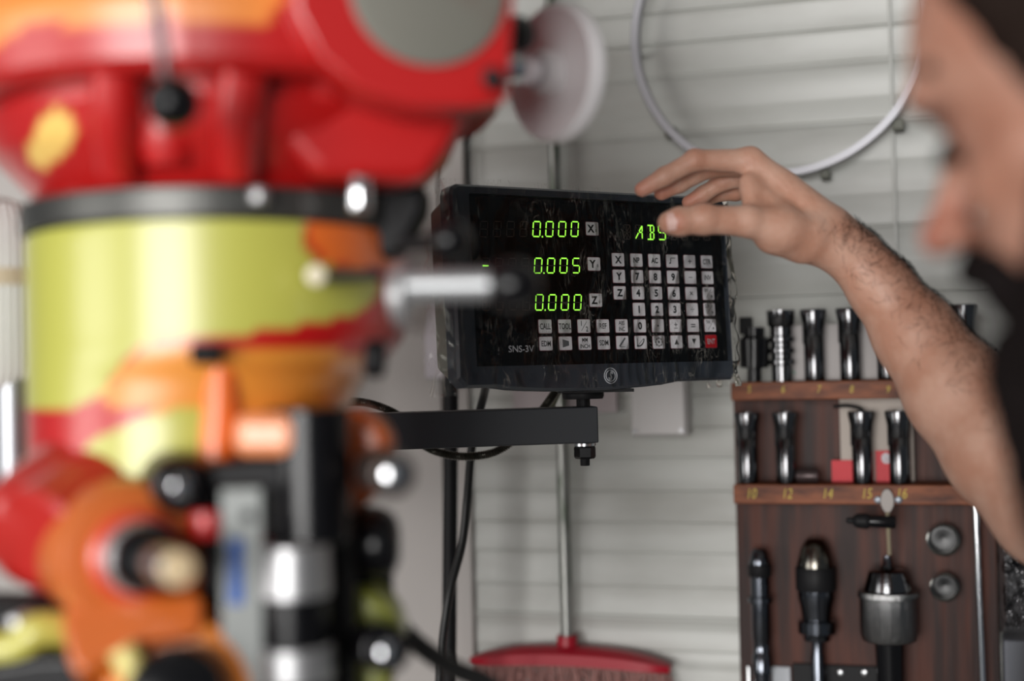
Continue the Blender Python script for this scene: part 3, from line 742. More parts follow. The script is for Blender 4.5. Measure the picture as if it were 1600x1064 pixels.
    # lower arch with black knob
    mb = MB(); mb.lathe([(0, .030), (.006, .042), (.04, .045)], P(275, 1090, .78), _F, 60); o = B(mb, 'lower_boss', C); camo(o, flat=(.72, .20, .01))
    mb = MB(); mb.rcyl(P(275, 1085, .75), P(275, 1085, .785), .026, .006, 48); B(mb, 'lower_knob', M_['blackp'])
    mb = MB(); mb.tube([P(190, 1012, .765), P(232, 1090, .765)], .008, 16); o = B(mb, 'yellow_strut', C); camo(o, flat=(.78, .66, .22))
    # left worm cover
    o = B(MB().lathe([(0, .02), (.004, .030), (.012, .036), (.03, .038), (.09, .038)], P(28, 858, .82), Vector((.35, .85, .45)), 64), 'worm_cover', C); camo(o, flat=(.46, .012, .008))
    o = B(MB().lathe([(0, .030), (.004, .0335), (.05, .034)], P(62, 850, .81), Vector((.45, .85, .40)), 64), 'worm_flange', C); camo(o, flat=(.48, .012, .008))
    ps, MM = front([(-60, 940), (110, 945), (112, 1000), (-60, 1005)], .83)
    B(MB().prism(ps, MM, .04), 'lower_clamp', M_['blackm'], bevel=.004)
    mb = MB(); mb.rcyl(P(26, 960, .81), P(40, 1000, .81), .0080, .002); B(mb, 'clamp_pin', M_['satin'])
    mb = MB(); mb.tube(spline([P(-60, 1010, .80), P(20, 1012, .80), P(60, 985, .80), P(115, 985, .81)], 8), .0100, 16); o = B(mb, 'yellow_link', C); camo(o, flat=(.55, .52, .10))
    ps, MM = front([(-60, 1040), (60, 1022), (110, 1020), (150, 1060), (160, 1140), (-60, 1140)], .79)
    B(MB().prism(ps, MM, .06), 'lower_handle_block', M_['blackp'], bevel=.006)
    # ---- right-hand side castings
    o = B(MB().prism(*(lambda q: (q[0], q[1]))(front([(520, 645), (560, 640), (598, 660), (612, 690), (604, 760), (560, 800), (520, 820)], .865)), .05), 'trip_housing', C, bevel=.008, bseg=3); camo(o, flat=(.80, .15, .015))
    D = (P(620, 748, .74)-P(585, 735, .82)).normalized()
    mb = MB(); mb.rcyl(P(584, 732, .83), P(616, 742, .785), .0130, .003, 40); kn = B(mb, 'trip_knob', mat('knob_brown', (.06, .045, .04), .35, .4))
    mb = MB(); mb.rcyl(P(616, 741, .79), P(619, 742, .781), .0075, .002, 32); mb.build('knob_glint', M_['chrome'], kn)  # chrome cap put in as the knob's white highlight
    mb = MB(); mb.rcyl(P(556, 850, .87), P(624, 848, .87), .0205, .009, 40); B(mb, 'motor_cap', M_['blackp'])
    ps, MM = front([(530, 800), (600, 805), (622, 850), (590, 915), (530, 930)], .875)
    B(MB().prism(ps, MM, .05), 'cap_bracket', M_['blackm'], bevel=.008)
    o = B(MB().prism(*front([(535, 915), (572, 918), (620, 955), (632, 1000), (612, 1060), (600, 1140), (535, 1140)], .87), .05), 'knee_housing', C, bevel=.008, bseg=3); camo(o, flat=(.42, .45, .06))
    mb = MB(); mb.rcyl(P(578, 1004, .84), P(606, 1016, .80), .0140, .003, 40); kn = B(mb, 'trip_knob', M_['blackp'])
    mb = MB(); mb.rcyl(P(606, 1018, .80), P(609, 1019, .794), .0065, .002, 32); mb.build('knob_glint', M_['chrome'], kn)  # highlight of the lower knob, also made as a chrome cap
    mb = MB(); mb.tube(spline([P(598, 890, .92), P(604, 945, .92), P(640, 995, .93), P(700, 1040, .94), P(780, 1085, .95), P(820, 1200, .96)], 12), .0066, 14)
    B(mb, 'black_hose', M_['rubber'])
    # ---- ram, column and base behind the head
    mb = MB(); mb.box((AX-.06, 1.36, 1.64), (.18, .60, .14)); o = B(mb, 'ram', C, bevel=.012); camo(o, flat=RED)
    mb = MB(); mb.box((AX-.21, 1.63, .82), (.14, .22, 1.60)); o = B(mb, 'column', C, bevel=.02); camo(o, flat=(.42, .42, .38))
    mb = MB(); mb.box((AX-.15, 1.55, .05), (.30, .40, .10)); o = B(mb, 'machine_base', C, bevel=.01); camo(o, flat=RED)
    mb = MB(); mb.box((AX-.02, .99, 1.44), (.12, .20, .26)); o = B(mb, 'head_mount', C, bevel=.012); camo(o, flat=RED)
    # draw handle group at far left
    z0, z1_ = zat(775, 1.02), zat(520, 1.02); c = P(20, 640, 1.02); mb = MB()
    mb.lathe([(0, .009), (.003, .012), (z1_-z0, .012)], (c.x, c.y, z0), (0, 0, 1), 32)
    t = mb.build('steel_post', mat('post_steel', (.30, .31, .33), .35, .8)); tag(t, 'upright bright steel post under the ribbed white cover, left of the machine', 'post')
    c2 = P(16, 440, 1.03)
    mb = MB(); n = 180; z0, z1_ = zat(600, 1.03), zat(292, 1.03)
    pr = [(z0, .006), (z0+.006, .024), (z0+.018, .031), (z1_-.02, .031), (z1_-.006, .024), (z1_, .008)]; vs = []; fs = []
    for z, r in pr:
        for i in range(n):
            a = 2*PI*i/n; rr = r*(1+.03*math.cos(a*36)); vs.append((c2.x-.010+rr*math.cos(a), c2.y+rr*math.sin(a), z))
    for j in range(len(pr)-1):
        for i in range(n): k = (i+1) % n; fs.append((j*n+i, j*n+k, (j+1)*n+k, (j+1)*n+i))
    fs += [tuple(reversed(range(n))), tuple((len(pr)-1)*n+i for i in range(n))]
    mb.add(vs, fs)
    t = empty('ribbed_cover', (c2.x-.01, c2.y, z0)); tag(t, 'white ribbed cover with a beige tape band, at the left edge of the photo', 'cover')
    mb.build('ribbed_shell', mat('shell_white', (.62, .63, .61), .5), t)
    mb = MB(); zz = zat(418, 1.03); mb.lathe([(0, .0312), (.0, .0324), (.012, .0324), (.012, .0312)], (c2.x-.01, c2.y, zz-.006), (0, 0, 1), 60, cap=False)
    mb.build('tape_band', mat('tape_beige', (.55, .47, .34), .6), t)
    mb = MB(); mb.lathe([(0, .012), (z0-.0-.0, .012)], (c2.x-.01, c2.y, 0), (0, 0, 1), 24); 
machine()

# ================================================================ WALL THINGS
def wall_things():
    # hoop
    cx, o_, cz = wl(1214, 47, .035); c = Vector((cx, .035, cz))
    root = empty('steel_hoop', WM @ c); tag(root, 'thin pale grey metal hoop hanging flat on the siding above the hand', 'hoop')
    R0 = .1715; mb = MB(); vs = []; n = 120; fs = []
    pr = [(-.0045, -.006), (.0035, -.006), (.0055, -.003), (.0055, .006), (.0045, .0075), (-.0035, .0075)]
    for i in range(n):
        a = 2*PI*i/n
        for dr, dy in pr: vs.append(((R0+dr)*math.cos(a)+cx, .035+dy, (R0+dr)*math.sin(a)+cz))
    m = len(pr)
    for i in range(n):
        j = (i+1) % n
        for k in range(m): l = (k+1) % m; fs.append((i*m+k, j*m+k, j*m+l, i*m+l))
    mb.add(vs, fs, WM); mb.build('rim', mat('hoop_grey', (.42, .42, .45), .4, .35), root)
    for px, py, s in ((995, 86, .008), (1290, 273, .011), (1404, 196, .013), (1049, 208, .013)):  # clips on the rim; the last block is put in for a shadow
        a, b, d = wl(px, py, .02); mb = MB(); mb.box((a, .0185, d), (s, .028, s), WM)
        mb.build('rim_clip_and_shadow', M_['case'], root, bevel=.002)
    # broom
    a, _, b = wl(878, 700, .03); a2, _, b2 = wl(886, 995, .03)
    k = (a2-a)/(b2-b); hx = lambda z: a+(z-b)*k
    root = empty('broom', WM @ Vector((a2, .03, b2-.1))); tag(root, 'broom with a red head and a worn metal handle, hanging on the siding', 'broom')
    zt = 1.05; Z = Vector((hx(zt), .03, zt)); Bt = Vector((hx(b2), .03, b2))
    m = mat('broom_handle', (.36, .36, .34), .3, .7, noise=(60, (.10, .13, .09), .45, .6, (1, 1, .25)))
    MB().cyl(WM @ Bt, WM @ Z, .0072, n=24).build('handle', m, root)
    x, z = a2, b2
    mb = MB(); mb.lathe([(0, .016), (.004, .0135), (.026, .0125)], WM @ Vector((x, .03, z-.024)), (0, 0, 1), 32); mb.build('socket', M_['red'], root)
    xl = wl(738, 1030, .03)[0]; xr = wl(1048, 1030, .03)[0]; zz = wl(885, 1027, .03)[2]
    mb = MB(); vs = []; n = 40
    for i in range(n+1):
        t = i/n; xx = xl+(xr-xl)*t; h = .012*(1-abs(2*t-1)**3)+.003; dp = .022*(1-abs(2*t-1)**8*.6)
        zc = zz-.006*(2*t-1)**2
        for dy, dz in ((-dp, -.006), (dp, -.006), (dp, h*.5), (dp*.5, h), (-dp*.5, h), (-dp, h*.5)): vs.append((xx, .032+dy, zc+dz))
    fs = [(i*6+k, i*6+(k+1) % 6, (i+1)*6+(k+1) % 6, (i+1)*6+k) for i in range(n) for k in range(6)]+[tuple(range(6)), tuple(reversed([n*6+k for k in range(6)]))]
    mb.add(vs, fs, WM); mb.build('broom_head', M_['red'], root)
    mb = MB()
    for i in range(95):
        for j in range(3):
            t = (i+.5)/95; xx = xl+.004+(xr-xl-.008)*t; y = .018+j*.012+random.uniform(-.002, .002); zc = zz-.008-.006*(2*t-1)**2
            mb.cyl(WM @ Vector((xx+random.uniform(-.04, .04)+(t-.5)*.03, y, zc-.11)), WM @ Vector((xx, y, zc)), .0009, n=5)
    tag(mb.build('bristles', mat('bristle_rose', (.36, .17, .15), .6), root), kind='stuff')
    # black upright post between machine and broom
    p0 = P(706, 560, 1.66); p1 = P(688, 1100, 1.66)
    d = (p1-p0); q = p0+d*((p0.z-0.0)/(p0.z-p1.z))
    q = Vector((p1.x, p1.y, 0)); 
    mb = MB(); mb.cyl((p1.x-.022, p1.y, 0), (p0.x+.0, p0.y, p0.z+.02), .0085, n=24)
    tag(mb.build('black_post', M_['blackm']), 'straight matte black post standing behind the arm, left of the curving cable', 'post')
    # narrow dark conduit seam above the readout
    x, o_, z = wl(734, 230, .012); mb = MB(); mb.box((x, .0165, .42), (.0042, .004, .72), WM)
    tag(mb.build('thin_conduit', M_['blackm'], bevel=.001), 'thin dark vertical strip on the siding above the left of the readout', 'strip')
    # white junction box
    x0, _, z0 = wl(985, 682, .045); x1, _, z1 = wl(1070, 560, .045)
    root = empty('junction_box', WM @ Vector(((x0+x1)/2, .02, z0))); tag(root, 'white plastic junction box on the siding, below the readout', 'box')
    mwh = mat('box_white', (.56, .54, .53), .4)
    mb = MB(); mb.box(((x0+x1)/2, .0215, (z0+z1)/2), (x1-x0, .034, z1-z0), WM); mb.build('box_body', mwh, root, bevel=.003)
    mb = MB(); mb.box(((x0+x1)/2, .042, (z0+z1)/2), (x1-x0-.004, .006, z1-z0-.004), WM); mb.build('box_lid', mwh, root, bevel=.002)
    for xx in (x0+.006, x1-.006):
        mb = MB(); mb.lathe([(0, .003), (.002, .003)], WM @ Vector((xx, .0448, z0+.007)), WN, 12); mb.build('lid_screw', M_['satin'], root)
    # pale carton panels seen left of and under the readout
    x0 = wl(800, 640, .02)[0]; x1 = wl(962, 640, .02)[0]; zb = wl(850, 640, .02)[2]
    mb = MB(); mb.box(((x0+x1)/2, .0095, zb+.09), (x1-x0, .010, .19), WM)
    tag(mb.build('pale_board', mat('board_pink', (.50, .44, .45), .6), bevel=.001), 'pale pinkish board on the siding, peeking out under the readout left of the broom handle', 'board')
    x0 = wl(664, 520, .03)[0]; x1 = wl(700, 520, .03)[0]; z0 = wl(680, 592, .03)[2]; z1 = wl(680, 470, .03)[2]
    mb = MB(); mb.box(((x0+x1)/2, .025, (z0+z1)/2), (x1-x0, .020, z1-z0), WM)
    tag(mb.build('switch_box', mat('switch_white', (.60, .56, .60), .4), bevel=.003), 'small white switch box on the wall, left of the readout', 'switch')
wall_things()

# ================================================================ TOOL RACK
def collet(name='collet', ridged=False, h=.082, r=.0148):
    root = empty(name, Matrix.Identity(4))
    mb = MB()
    if not ridged: pr = [(0, r*.74), (.003, r*.78), (h*.62, r*.78), (h*.625, r*.76), (h*.64, r*.80), (h*.80, r*.86), (h*.97, r*1.04), (h, r*1.0), (h, r*.62), (h*.9, r*.6)]
    else: pr = [(0, r*.8), (h*.22, r*.8), (h*.24, r), (h*.30, r), (h*.32, r*.8), (h*.38, r*.8), (h*.40, r), (h*.46, r), (h*.48, r*.8), (h*.54, r*.8), (h*.56, r), (h*.62, r), (h*.64, r*.85), (h*.76, r*.85), (h*.80, r*1.05), (h, r*1.1), (h, r*.6)]
    mb.lathe(pr, (0, 0, 0), (0, 0, 1), 48)
    mb.build('collet_body', M_['darksteel'], root, world=False)
    if not ridged:
        for a in (0.35, 0.35+2*PI/3, .35+4*PI/3):
            mb = MB(); c, s = math.cos(a-PI/2), math.sin(a-PI/2); M = Matrix.Rotation(a-PI/2, 4, 'Z')
            mb.box((r*.72, 0, h*.75), (r*.28, .0007, h*.46), M); mb.build('collet_slit', M_['blackm'], root, world=False)
    return root
def rack():
    # back board
    xl, _, zt = wl(1145, 598, .03); xr = wl(1556, 800, .03)[0]
    zb = zt-.62
    root = empty('tool_rack', WM @ Vector((xl, 0, zb))); tag(root, 'dark stained wooden tool rack with two shelves, numbered in yellow, on the siding', 'rack')
    cx = (xl+xr)/2; BO = .030
    mb = MB(); mb.box((cx, .0185, (zt+zb)/2), (xr-xl, .023, zt-zb), WM); mb.build('back_board', M_['wood'], root, bevel=.0015)
    SO = .092
    xs0 = wl(1142, 612, SO)[0]; xs1 = wl(1552, 612, SO)[0]
    z1t, z1b = wl(1145, 598, SO)[2], wl(1145, 626, SO)[2]
    z2t, z2b = wl(1150, 757, SO)[2], wl(1150, 787, SO)[2]
    shelf = {}
    for k, (a, b) in enumerate(((z1t, z1b), (z2t, z2b))):
        mb = MB(); mb.box(((xs0+xs1)/2, (SO+BO)/2, (a+b)/2), (xs1-xs0, SO-BO, a-b), WM)
        s = mb.build('shelf', M_['woodh'], root, bevel=.0015); shelf[k] = s
    nums = [(1176, '10'), (1232, '12'), (1295, '14'), (1356, '15'), (1411, '16')]
    for px, t in nums:
        a = wl(px, 771, SO); vv, ff = text_mesh(t, .0115, .75, 0.0)
        mb = MB(); mb.add([(a[0]+x+y*.15, SO+.0004, a[2]+y) for x, y, _ in vv], ff, WM); mb.build('size_number', M_['yellow_ink'], shelf[1], smooth=None)
    for px, t in ((1171, '5'), (1224, '6'), (1280, '7'), (1331, '8'), (1388, '9')):
        a = wl(px, 608, SO); vv, ff = text_mesh(t, .0085, .75, 0.0)
        mb = MB(); mb.add([(a[0]+x+y*.15, SO+.0004, a[2]+y) for x, y, _ in vv], ff, WM); mb.build('size_number', M_['yellow_ink'], shelf[0], smooth=None)
    # collets
    off = .074
    A = collet(); Bc = None; used = False
    def put(px, py, ref, label, src, tilt=0):
        nonlocal used
        z = z1t if ref == 0 else z2t
        x = wl(px, py, off)[0]
        M = WM @ Matrix.Translation((x, off, z+.0006)) @ Matrix.Rotation(math.radians(tilt), 4, 'Y')
        if src is A and not used: c = A; used = True
        else: c = copytree(src)
        c.matrix_world = M; tag(c, label, 'collet', 'steel collets standing on the tool rack'); return c
    put(1168, 700, 1, 'dark steel collet on the lower shelf of the rack, above the yellow 10', A)
    put(1228, 700, 1, 'dark steel collet on the lower shelf of the rack, above the yellow 12', A)
    put(1347, 700, 1, 'dark steel collet in front of the white carton, above the yellow 15', A)
    put(1405, 700, 1, 'dark steel collet beside the forearm on the lower shelf, above the yellow 16', A)
    put(1272, 545, 0, 'dark steel collet on top of the rack, just right of the ridged tool holder', A)
    put(1328, 545, 0, 'dark steel collet on top of the rack, just left of the forearm', A)
    put(1386, 545, 0, 'dark steel collet on top of the rack, mostly hidden behind the forearm', A)
    put(1508, 545, 0, 'steel collet at the right end of the rack top, between forearm and beard', A)
    rc = collet('tool_holder', True)
    rc.matrix_world = WM @ Matrix.Translation((wl(1221, 545, off)[0], off, z1t+.0006)); tag(rc, 'black tool holder with pale ridges on top of the rack, beside the readout', 'tool holder')
    # leaning black boring head beside it
    x = wl(1183, 550, off)[0]
    root2 = empty('boring_head', WM @ Vector((x, off, z1t))); tag(root2, 'squat black boring head on the rack top, tucked against the right edge of the readout', 'tool')
    mb = MB(); mb.lathe([(.0006, .008), (.016, .008), (.017, .0165), (.05, .0175), (.054, .012), (.064, .012)], WM @ Vector((x-.004, off, z1t)), (.02, 0, 1), 40); mb.build('head_body', M_['blackp'], root2)
    mb = MB(); mb.box((x-.012, off, z1t+.066), (.014, .018, .020), WM); mb.build('clamp_block', M_['blackm'], root2, bevel=.001)
    # cartons
    def carton(x0p, x1p, y0p, zref, off_, dep, label, m):
        x0 = wl(x0p, 700, off_)[0]; x1 = wl(x1p, 700, off_)[0]; z1 = wl(x0p, y0p, off_)[2]
        r = empty('carton', WM @ Vector(((x0+x1)/2, off_-dep/2, zref))); tag(r, label, 'box')
        mb = MB(); mb.box(((x0+x1)/2, off_-dep/2, (zref+z1)/2+.0003), (x1-x0, dep, z1-zref-.0006), WM); mb.build('carton_body', m, r, bevel=.001)
        return r, x0, x1, z1
    mcard = mat('carton_cream', (.48, .42, .37), .6)
    r, x0, x1, z1 = carton(1313, 1428, 614, z2t, .052, .020, 'cream carton with a red base standing behind the collets on the lower shelf', mcard)
    redm = mat('carton_red', (.60, .008, .02), .5)
    a0, _, b0 = wl(1300, 752, .056); a1, _, b1 = wl(1333, 719, .056)
    mb = MB(); mb.box(((a0+a1)/2, .0545, (z2t+b1)/2+.0003), (a1-a0, .004, b1-z2t-.0006), WM); mb.build('red_flap', redm, r)
    a0, _, b0 = wl(1369, 752, .056); a1, _, b1 = wl(1418, 704, .056)
    mb = MB(); mb.box(((a0+a1)/2, .0545, (z2t+b1)/2+.0003), (a1-a0, .004, b1-z2t-.0006), WM); fl = mb.build('red_flap', redm, r)
    vv, ff = text_mesh('e', .016, .9, .03); c = wl(1384, 716, .057)
    mb = MB(); mb.add([(c[0]+x, .0568, c[2]+y) for x, y, _ in vv], ff, WM); mb.build('white_letter', M_['white'], fl, smooth=None)
    carton(1240, 1402, 508, z1t, .054, .030, 'pale carton with faint green print behind the collets on top of the rack', mat('carton_pale', (.50, .47, .46), .6, noise=(28, (.16, .36, .27), .66, .69, (1, 1, 1))))
    # small things on the lower shelf
    c0 = wl(1262, 743, .07); mb = MB(); mb.rcyl(WM @ Vector((c0[0]-.013, .07, z2t+.0085)), WM @ Vector((c0[0]+.013, .07, z2t+.0085)), .0082, .002)
    tag(mb.build('drill_sleeve', mat('sleeve_brown', (.07, .05, .05), .35, .5)), 'short dark brown sleeve lying on the lower shelf above the yellow 14', 'sleeve')
    # hex key lying over the carton
    za = wl(1303, 635, .066)[2]; xa = wl(1303, 635, .066)[0]; xb = wl(1346, 640, .066)[0]
    mb = MB(); mb.tube(spline([WM @ Vector((xa, .0745, za)), WM @ Vector(((xa+xb)/2, .0745, za+.001)), WM @ Vector((xb, .0745, za-.003)), WM @ Vector((xb+.003, .0745, za-.012))], 6), .0022, 6)
    tag(mb.build('hex_key', M_['blackm']), 'black hex key sticking out of the top of the collet above the yellow 15', 'hex key')
    # hanging chucks on the board
    def hang(px, py_top, segs, name, label, m, off_=.056, seg_parts=None):
        x, _, z = wl(px, py_top, off_)
        r = empty(name, WM @ Vector((x, off_, z))); tag(r, label, 'drill chuck')
        sc = 1.66/FPX
        for nm, mm, pr in segs:
            prof = [(-y*sc, w*sc) for y, w in pr]
            mb = MB(); mb.lathe([(-h, w) for h, w in prof], WM @ Vector((x, off_, z)), (0, 0, -1), 44); mb.build(nm, mm, r)
        # peg that carries it
        mb = MB(); zb_ = z-segs[-1][2][0][0]*sc-.01
        mb.cyl(WM @ Vector((x, .0295, zb_)), WM @ Vector((x, off_, zb_)), .004, n=12); mb.build('holding_peg', M_['blackm'], r)
        return r
    ds = M_['darksteel']; bp = M_['blackp']; bs = mat('blued_steel', (.13, .14, .16), .17, 1)
    hang(1186, 857, [('nose', bs, [(0, 8), (4, 12), (22, 16), (24, 16)]), ('clamp_ring', M_['blackm'], [(24.5, 17), (26, 18.5), (42, 18.5), (44, 17)]),
                     ('chuck_body', bs, [(44.5, 15), (74, 15), (76, 19), (84, 19), (86, 15), (140, 15), (144, 13.5), (165, 13.5), (167, 15), (195, 15)]), ('shank', bs, [(196, 13), (215, 12), (300, 11)])],
         'drill_chuck', 'slim dark drill chuck hanging at the left edge of the rack board', bs)
    hang(1273, 841, [('nose', mat('nose_steel', (.16, .15, .13), .2, 1), [(0, 9), (3, 14), (16, 22), (40, 28), (44, 28)]), ('grip_ring', M_['blackm'], [(44.5, 30), (46, 31), (78, 31), (80, 30)]),
                     ('chuck_body', bs, [(80.5, 28), (92, 28), (104, 25), (126, 22), (128, 29), (146, 29), (150, 22), (158, 20)]), ('shank', bs, [(158.5, 9), (175, 9), (185, 10.5), (300, 14)])],
         'drill_chuck', 'keyless drill chuck with a black grip ring, second from the left on the rack board', bs)
    hang(1386, 868, [('jaw_tip', bs, [(0, 5), (14, 7), (20, 12)]), ('nose', ds, [(20.5, 22), (24, 28), (50, 36), (52, 36)]), ('knurled_sleeve', mat('sleeve_steel', (.22, .22, .22), .25, 1, bump=(500, .8, (1, 1, .01))), [(52.5, 38), (54, 45), (62, 46), (64, 43), (118, 43), (128, 40), (130, 36)]),
                     ('shank', bp, [(130.5, 22), (150, 21), (290, 17)])],
         'drill_chuck', 'largest drill chuck on the board, with a ribbed steel sleeve, under the chuck key', ds, .064)
    # hook leaf with two screws, the pin and the chuck key
    x, _, z = wl(1386, 783, .1)
    r = empty('hook_plate', WM @ Vector((x, .095, z))); tag(r, 'oval grey metal hook plate held by two screws on the lower shelf edge', 'hook')
    M = WM @ Matrix.Translation((x, SO+.001, z)) @ Matrix(((1, 0, 0, 0), (0, 0, 1, 0), (0, 1, 0, 0), (0, 0, 0, 1)))
    ps = [(.0078*math.cos(a)*(1.0 if math.sin(a) > 0 else 1-.4*abs(math.sin(a))**2), .0145*math.sin(a)-.001) for a in np.linspace(0, 2*PI, 30, endpoint=False)]
    mb = MB(); mb.prism(ps, M, .003); mb.build('leaf', mat('leaf_zinc', (.17, .155, .145), .45, .5), r, bevel=.001)
    for px in (1372, 1404):
        a = wl(px, 781, SO); mb = MB(); mb.lathe([(0, .0045), (.0015, .0042), (.0022, .003)], WM @ Vector((a[0], SO+.0004, a[2])), WN, 20); mb.build('screw', mat('screw_zinc', (.25, .27, .3), .4, .7), r)
    mb = MB(); mb.cyl(WM @ Vector((x, .095, z-.012)), WM @ Vector((x, .078, wl(1386, 866, .078)[2])), .0024, n=12); mb.build('hanging_pin', mat('pin_brass', (.6, .52, .36), .35, .7), r)
    a = wl(1322, 813, .098); b = wl(1400, 816, .098)
    r = empty('chuck_key', WM @ Vector((a[0], .098, a[2]))); tag(r, 'small black chuck key lying level just below the hook plate', 'chuck key')
    A_ = WM @ Vector((a[0], .098, a[2])); B_ = WM @ Vector((b[0], .098, b[2])); D = (B_-A_).normalized(); L_ = (B_-A_).length
    mb = MB(); mb.lathe([(0, .002), (.002, .0035), (.007, .0035), (.008, .0055), (.012, .008), (.022, .009), (.026, .0075)], A_, D, 24); mb.build('pinion', M_['blackm'], r, smooth=20)
    mb = MB(); mb.lathe([(.0265, .0068), (L_-.002, .0072), (L_, .006)], A_, D, 24); mb.build('key_shank', M_['blackp'], r)
    # bright bushings on the board
    for px, py, rr, lb in ((1474, 843, .0187, 'larger open steel bushing pegged to the board, upper of the two'), (1476, 917, .0165, 'smaller open steel bushing pegged to the board, lower of the two')):
        a = wl(px, py, .05); mb = MB()
        mb.lathe([(0, rr*.88), (.018, rr*.92), (.022, rr), (.0245, rr*.99), (.0252, rr*.90), (.0240, rr*.80), (.006, rr*.78)], WM @ Vector((a[0], .0305, a[2])), WN, 44, cap=False)
        t = mb.build('bushing', mat('bushing_steel', (.20, .20, .19), .22, 1)); tag(t, lb, 'bushing', 'steel bushings on the rack board')
        mb = MB(); mb.lathe([(0, rr*.76), (.001, rr*.76), (.0012, rr*.5), (.0004, rr*.1)], WM @ Vector((a[0], .0365, a[2])), WN, 36); mb.build('bore', M_['blackp'], t)  # black disc painted as the dark of the hollow
    # long polished rod at the right
    a = wl(1521, 700, .055); b = wl(1536, 1085, .055)
    mb = MB(); mb.cyl(WM @ Vector((b[0], .055, b[2])), WM @ Vector((a[0], .055, a[2])), .0036, n=20)
    t = mb.build('polished_rod', M_['chrome']); tag(t, 'long thin polished steel rod leaning upright at the right side of the rack board', 'rod')
    # metal scouring pad and grey case right of the rack
    a = wl(1560, 850, .05); c = wl(1640, 995, .05)
    g = MB(); nx, nz = 60, 90; vs = []
    for j in range(nz):
        for i in range(nx):
            s, t_ = i/(nx-1), j/(nz-1)
            edge = min(1, min(s, 1-s, t_, 1-t_)*8)
            vs.append((a[0]+(c[0]-a[0])*s, .03+.035*edge**.5+random.uniform(0, .006)*edge, c[2]+(a[2]+.02-c[2])*t_))
    nv = len(vs); vs += [(x_, .008, z_) for x_, _, z_ in vs]
    fs = [(j*nx+i, j*nx+i+1, (j+1)*nx+i+1, (j+1)*nx+i) for j in range(nz-1) for i in range(nx-1)]
    fs += [tuple(nv+k for k in reversed(f)) for f in fs]
    bd = [i for i in range(nx)]+[j*nx+nx-1 for j in range(1, nz)]+[(nz-1)*nx+i for i in range(nx-2, -1, -1)]+[j*nx for j in range(nz-2, 0, -1)]
    fs += [(bd[(k+1) % len(bd)], bd[k], bd[k]+nv, bd[(k+1) % len(bd)]+nv) for k in range(len(bd))]
    g.add(vs, fs, WM)
    t = g.build('quilted_bag', mat('bag_silver', (.30, .30, .31), .3, .8, noise=(70, (.03, .03, .035), .5, .58, (1, 1, 1))), smooth=20); tag(t, 'crumpled silvery grey bag hanging beside the right edge of the rack', 'bag')
    a = wl(1568, 992, .05)
    mb = MB(); mb.box((a[0]+.05, .031, a[2]-.10), (.10, .050, .19), WM); t = mb.build('grey_case', mat('case_bluegrey', (.17, .18, .21), .5), bevel=.003); tag(t, 'blue-grey case at the bottom right corner, below the silvery bag', 'case')
    # low holder at the bottom of the board
    x0 = wl(1236, 1042, .05)[0]; x1 = wl(1404, 1042, .05)[0]; zz = wl(1300, 1043, .05)[2]
    r = empty('lower_holder', WM @ Vector(((x0+x1)/2, .04, zz-.06))); tag(r, 'black metal holder with two screws along the bottom of the rack board', 'holder')
    mb = MB(); mb.box(((x0+x1)/2, .0335, zz-.03), (x1-x0, .006, .06), WM); mb.build('holder_plate', M_['blackm'], r, bevel=.001)
    for px in (1313, 1351):
        a = wl(px, 1052, .04); mb = MB(); mb.lathe([(0, .0042), (.0015, .004), (.0022, .003)], WM @ Vector((a[0], .0368, a[2])), WN, 20); mb.build('screw', M_['steel'], r)
    x0 = wl(1204, 1046, .05)[0]; x1 = wl(1233, 1046, .05)[0]
    mb = MB(); mb.box(((x0+x1)/2, .0345, zz-.034), (x1-x0, .008, .06), WM); t = mb.build('white_tag', mat('tag_white', (.45, .47, .5), .5), bevel=.001); tag(t, 'small plain white tag at the bottom of the rack board, between two chucks', 'tag')
    mb = MB(); a = wl(1167, 1044, .05); mb.rcyl(WM @ Vector((a[0], .036, a[2]-.08)), WM @ Vector((a[0], .036, a[2])), .0028, .0006, 16); t = mb.build('drill_bit', M_['steel']); tag(t, 'thin steel drill bit standing at the bottom left corner of the rack board', 'drill bit')
rack()

# ================================================================ PERSON
BIG = 9.0
class Field:
    def __init__(s, xs, ys, zs):
        s.ax = [np.asarray(a, np.float32) for a in (xs, ys, zs)]
        s.F = np.full([len(a) for a in s.ax], BIG, np.float32)
    def sub(s, lo, hi):
        sl = []
        for a, l, h in zip(s.ax, lo, hi):
            i0 = int(np.searchsorted(a, l)); i1 = int(np.searchsorted(a, h)); sl.append(slice(max(0, i0-1), max(i1+1, i0)))
        return tuple(sl), [a[q] for a, q in zip(s.ax, sl)]
def cone(a, ra, b, rb, flat=None):
    "round cone a->b; flat=(axis, factor) squashes distance across an axis"
    a = np.array(a, np.float32); b = np.array(b, np.float32)
    def f(X, Y, Z):
        ab = b-a; L2 = float(ab@ab)+1e-12
        px, py, pz = X-a[0], Y-a[1], Z-a[2]
        t = np.clip((px*ab[0]+py*ab[1]+pz*ab[2])/L2, 0, 1)
        dx, dy, dz = px-t*ab[0], py-t*ab[1], pz-t*ab[2]
        d2 = dx*dx+dy*dy+dz*dz
        if flat is not None:
            n, k = flat; c = dx*n[0]+dy*n[1]+dz*n[2]; d2 = d2+(k*k-1)*c*c
        return np.sqrt(np.maximum(d2, 0))-(ra+(rb-ra)*t)
    r = max(ra, rb); lo = np.minimum(a, b)-r; hi = np.maximum(a, b)+r
    if flat is not None and flat[1] < 1: e = r*(1/flat[1]-1); lo -= e; hi += e
    return f, lo, hi
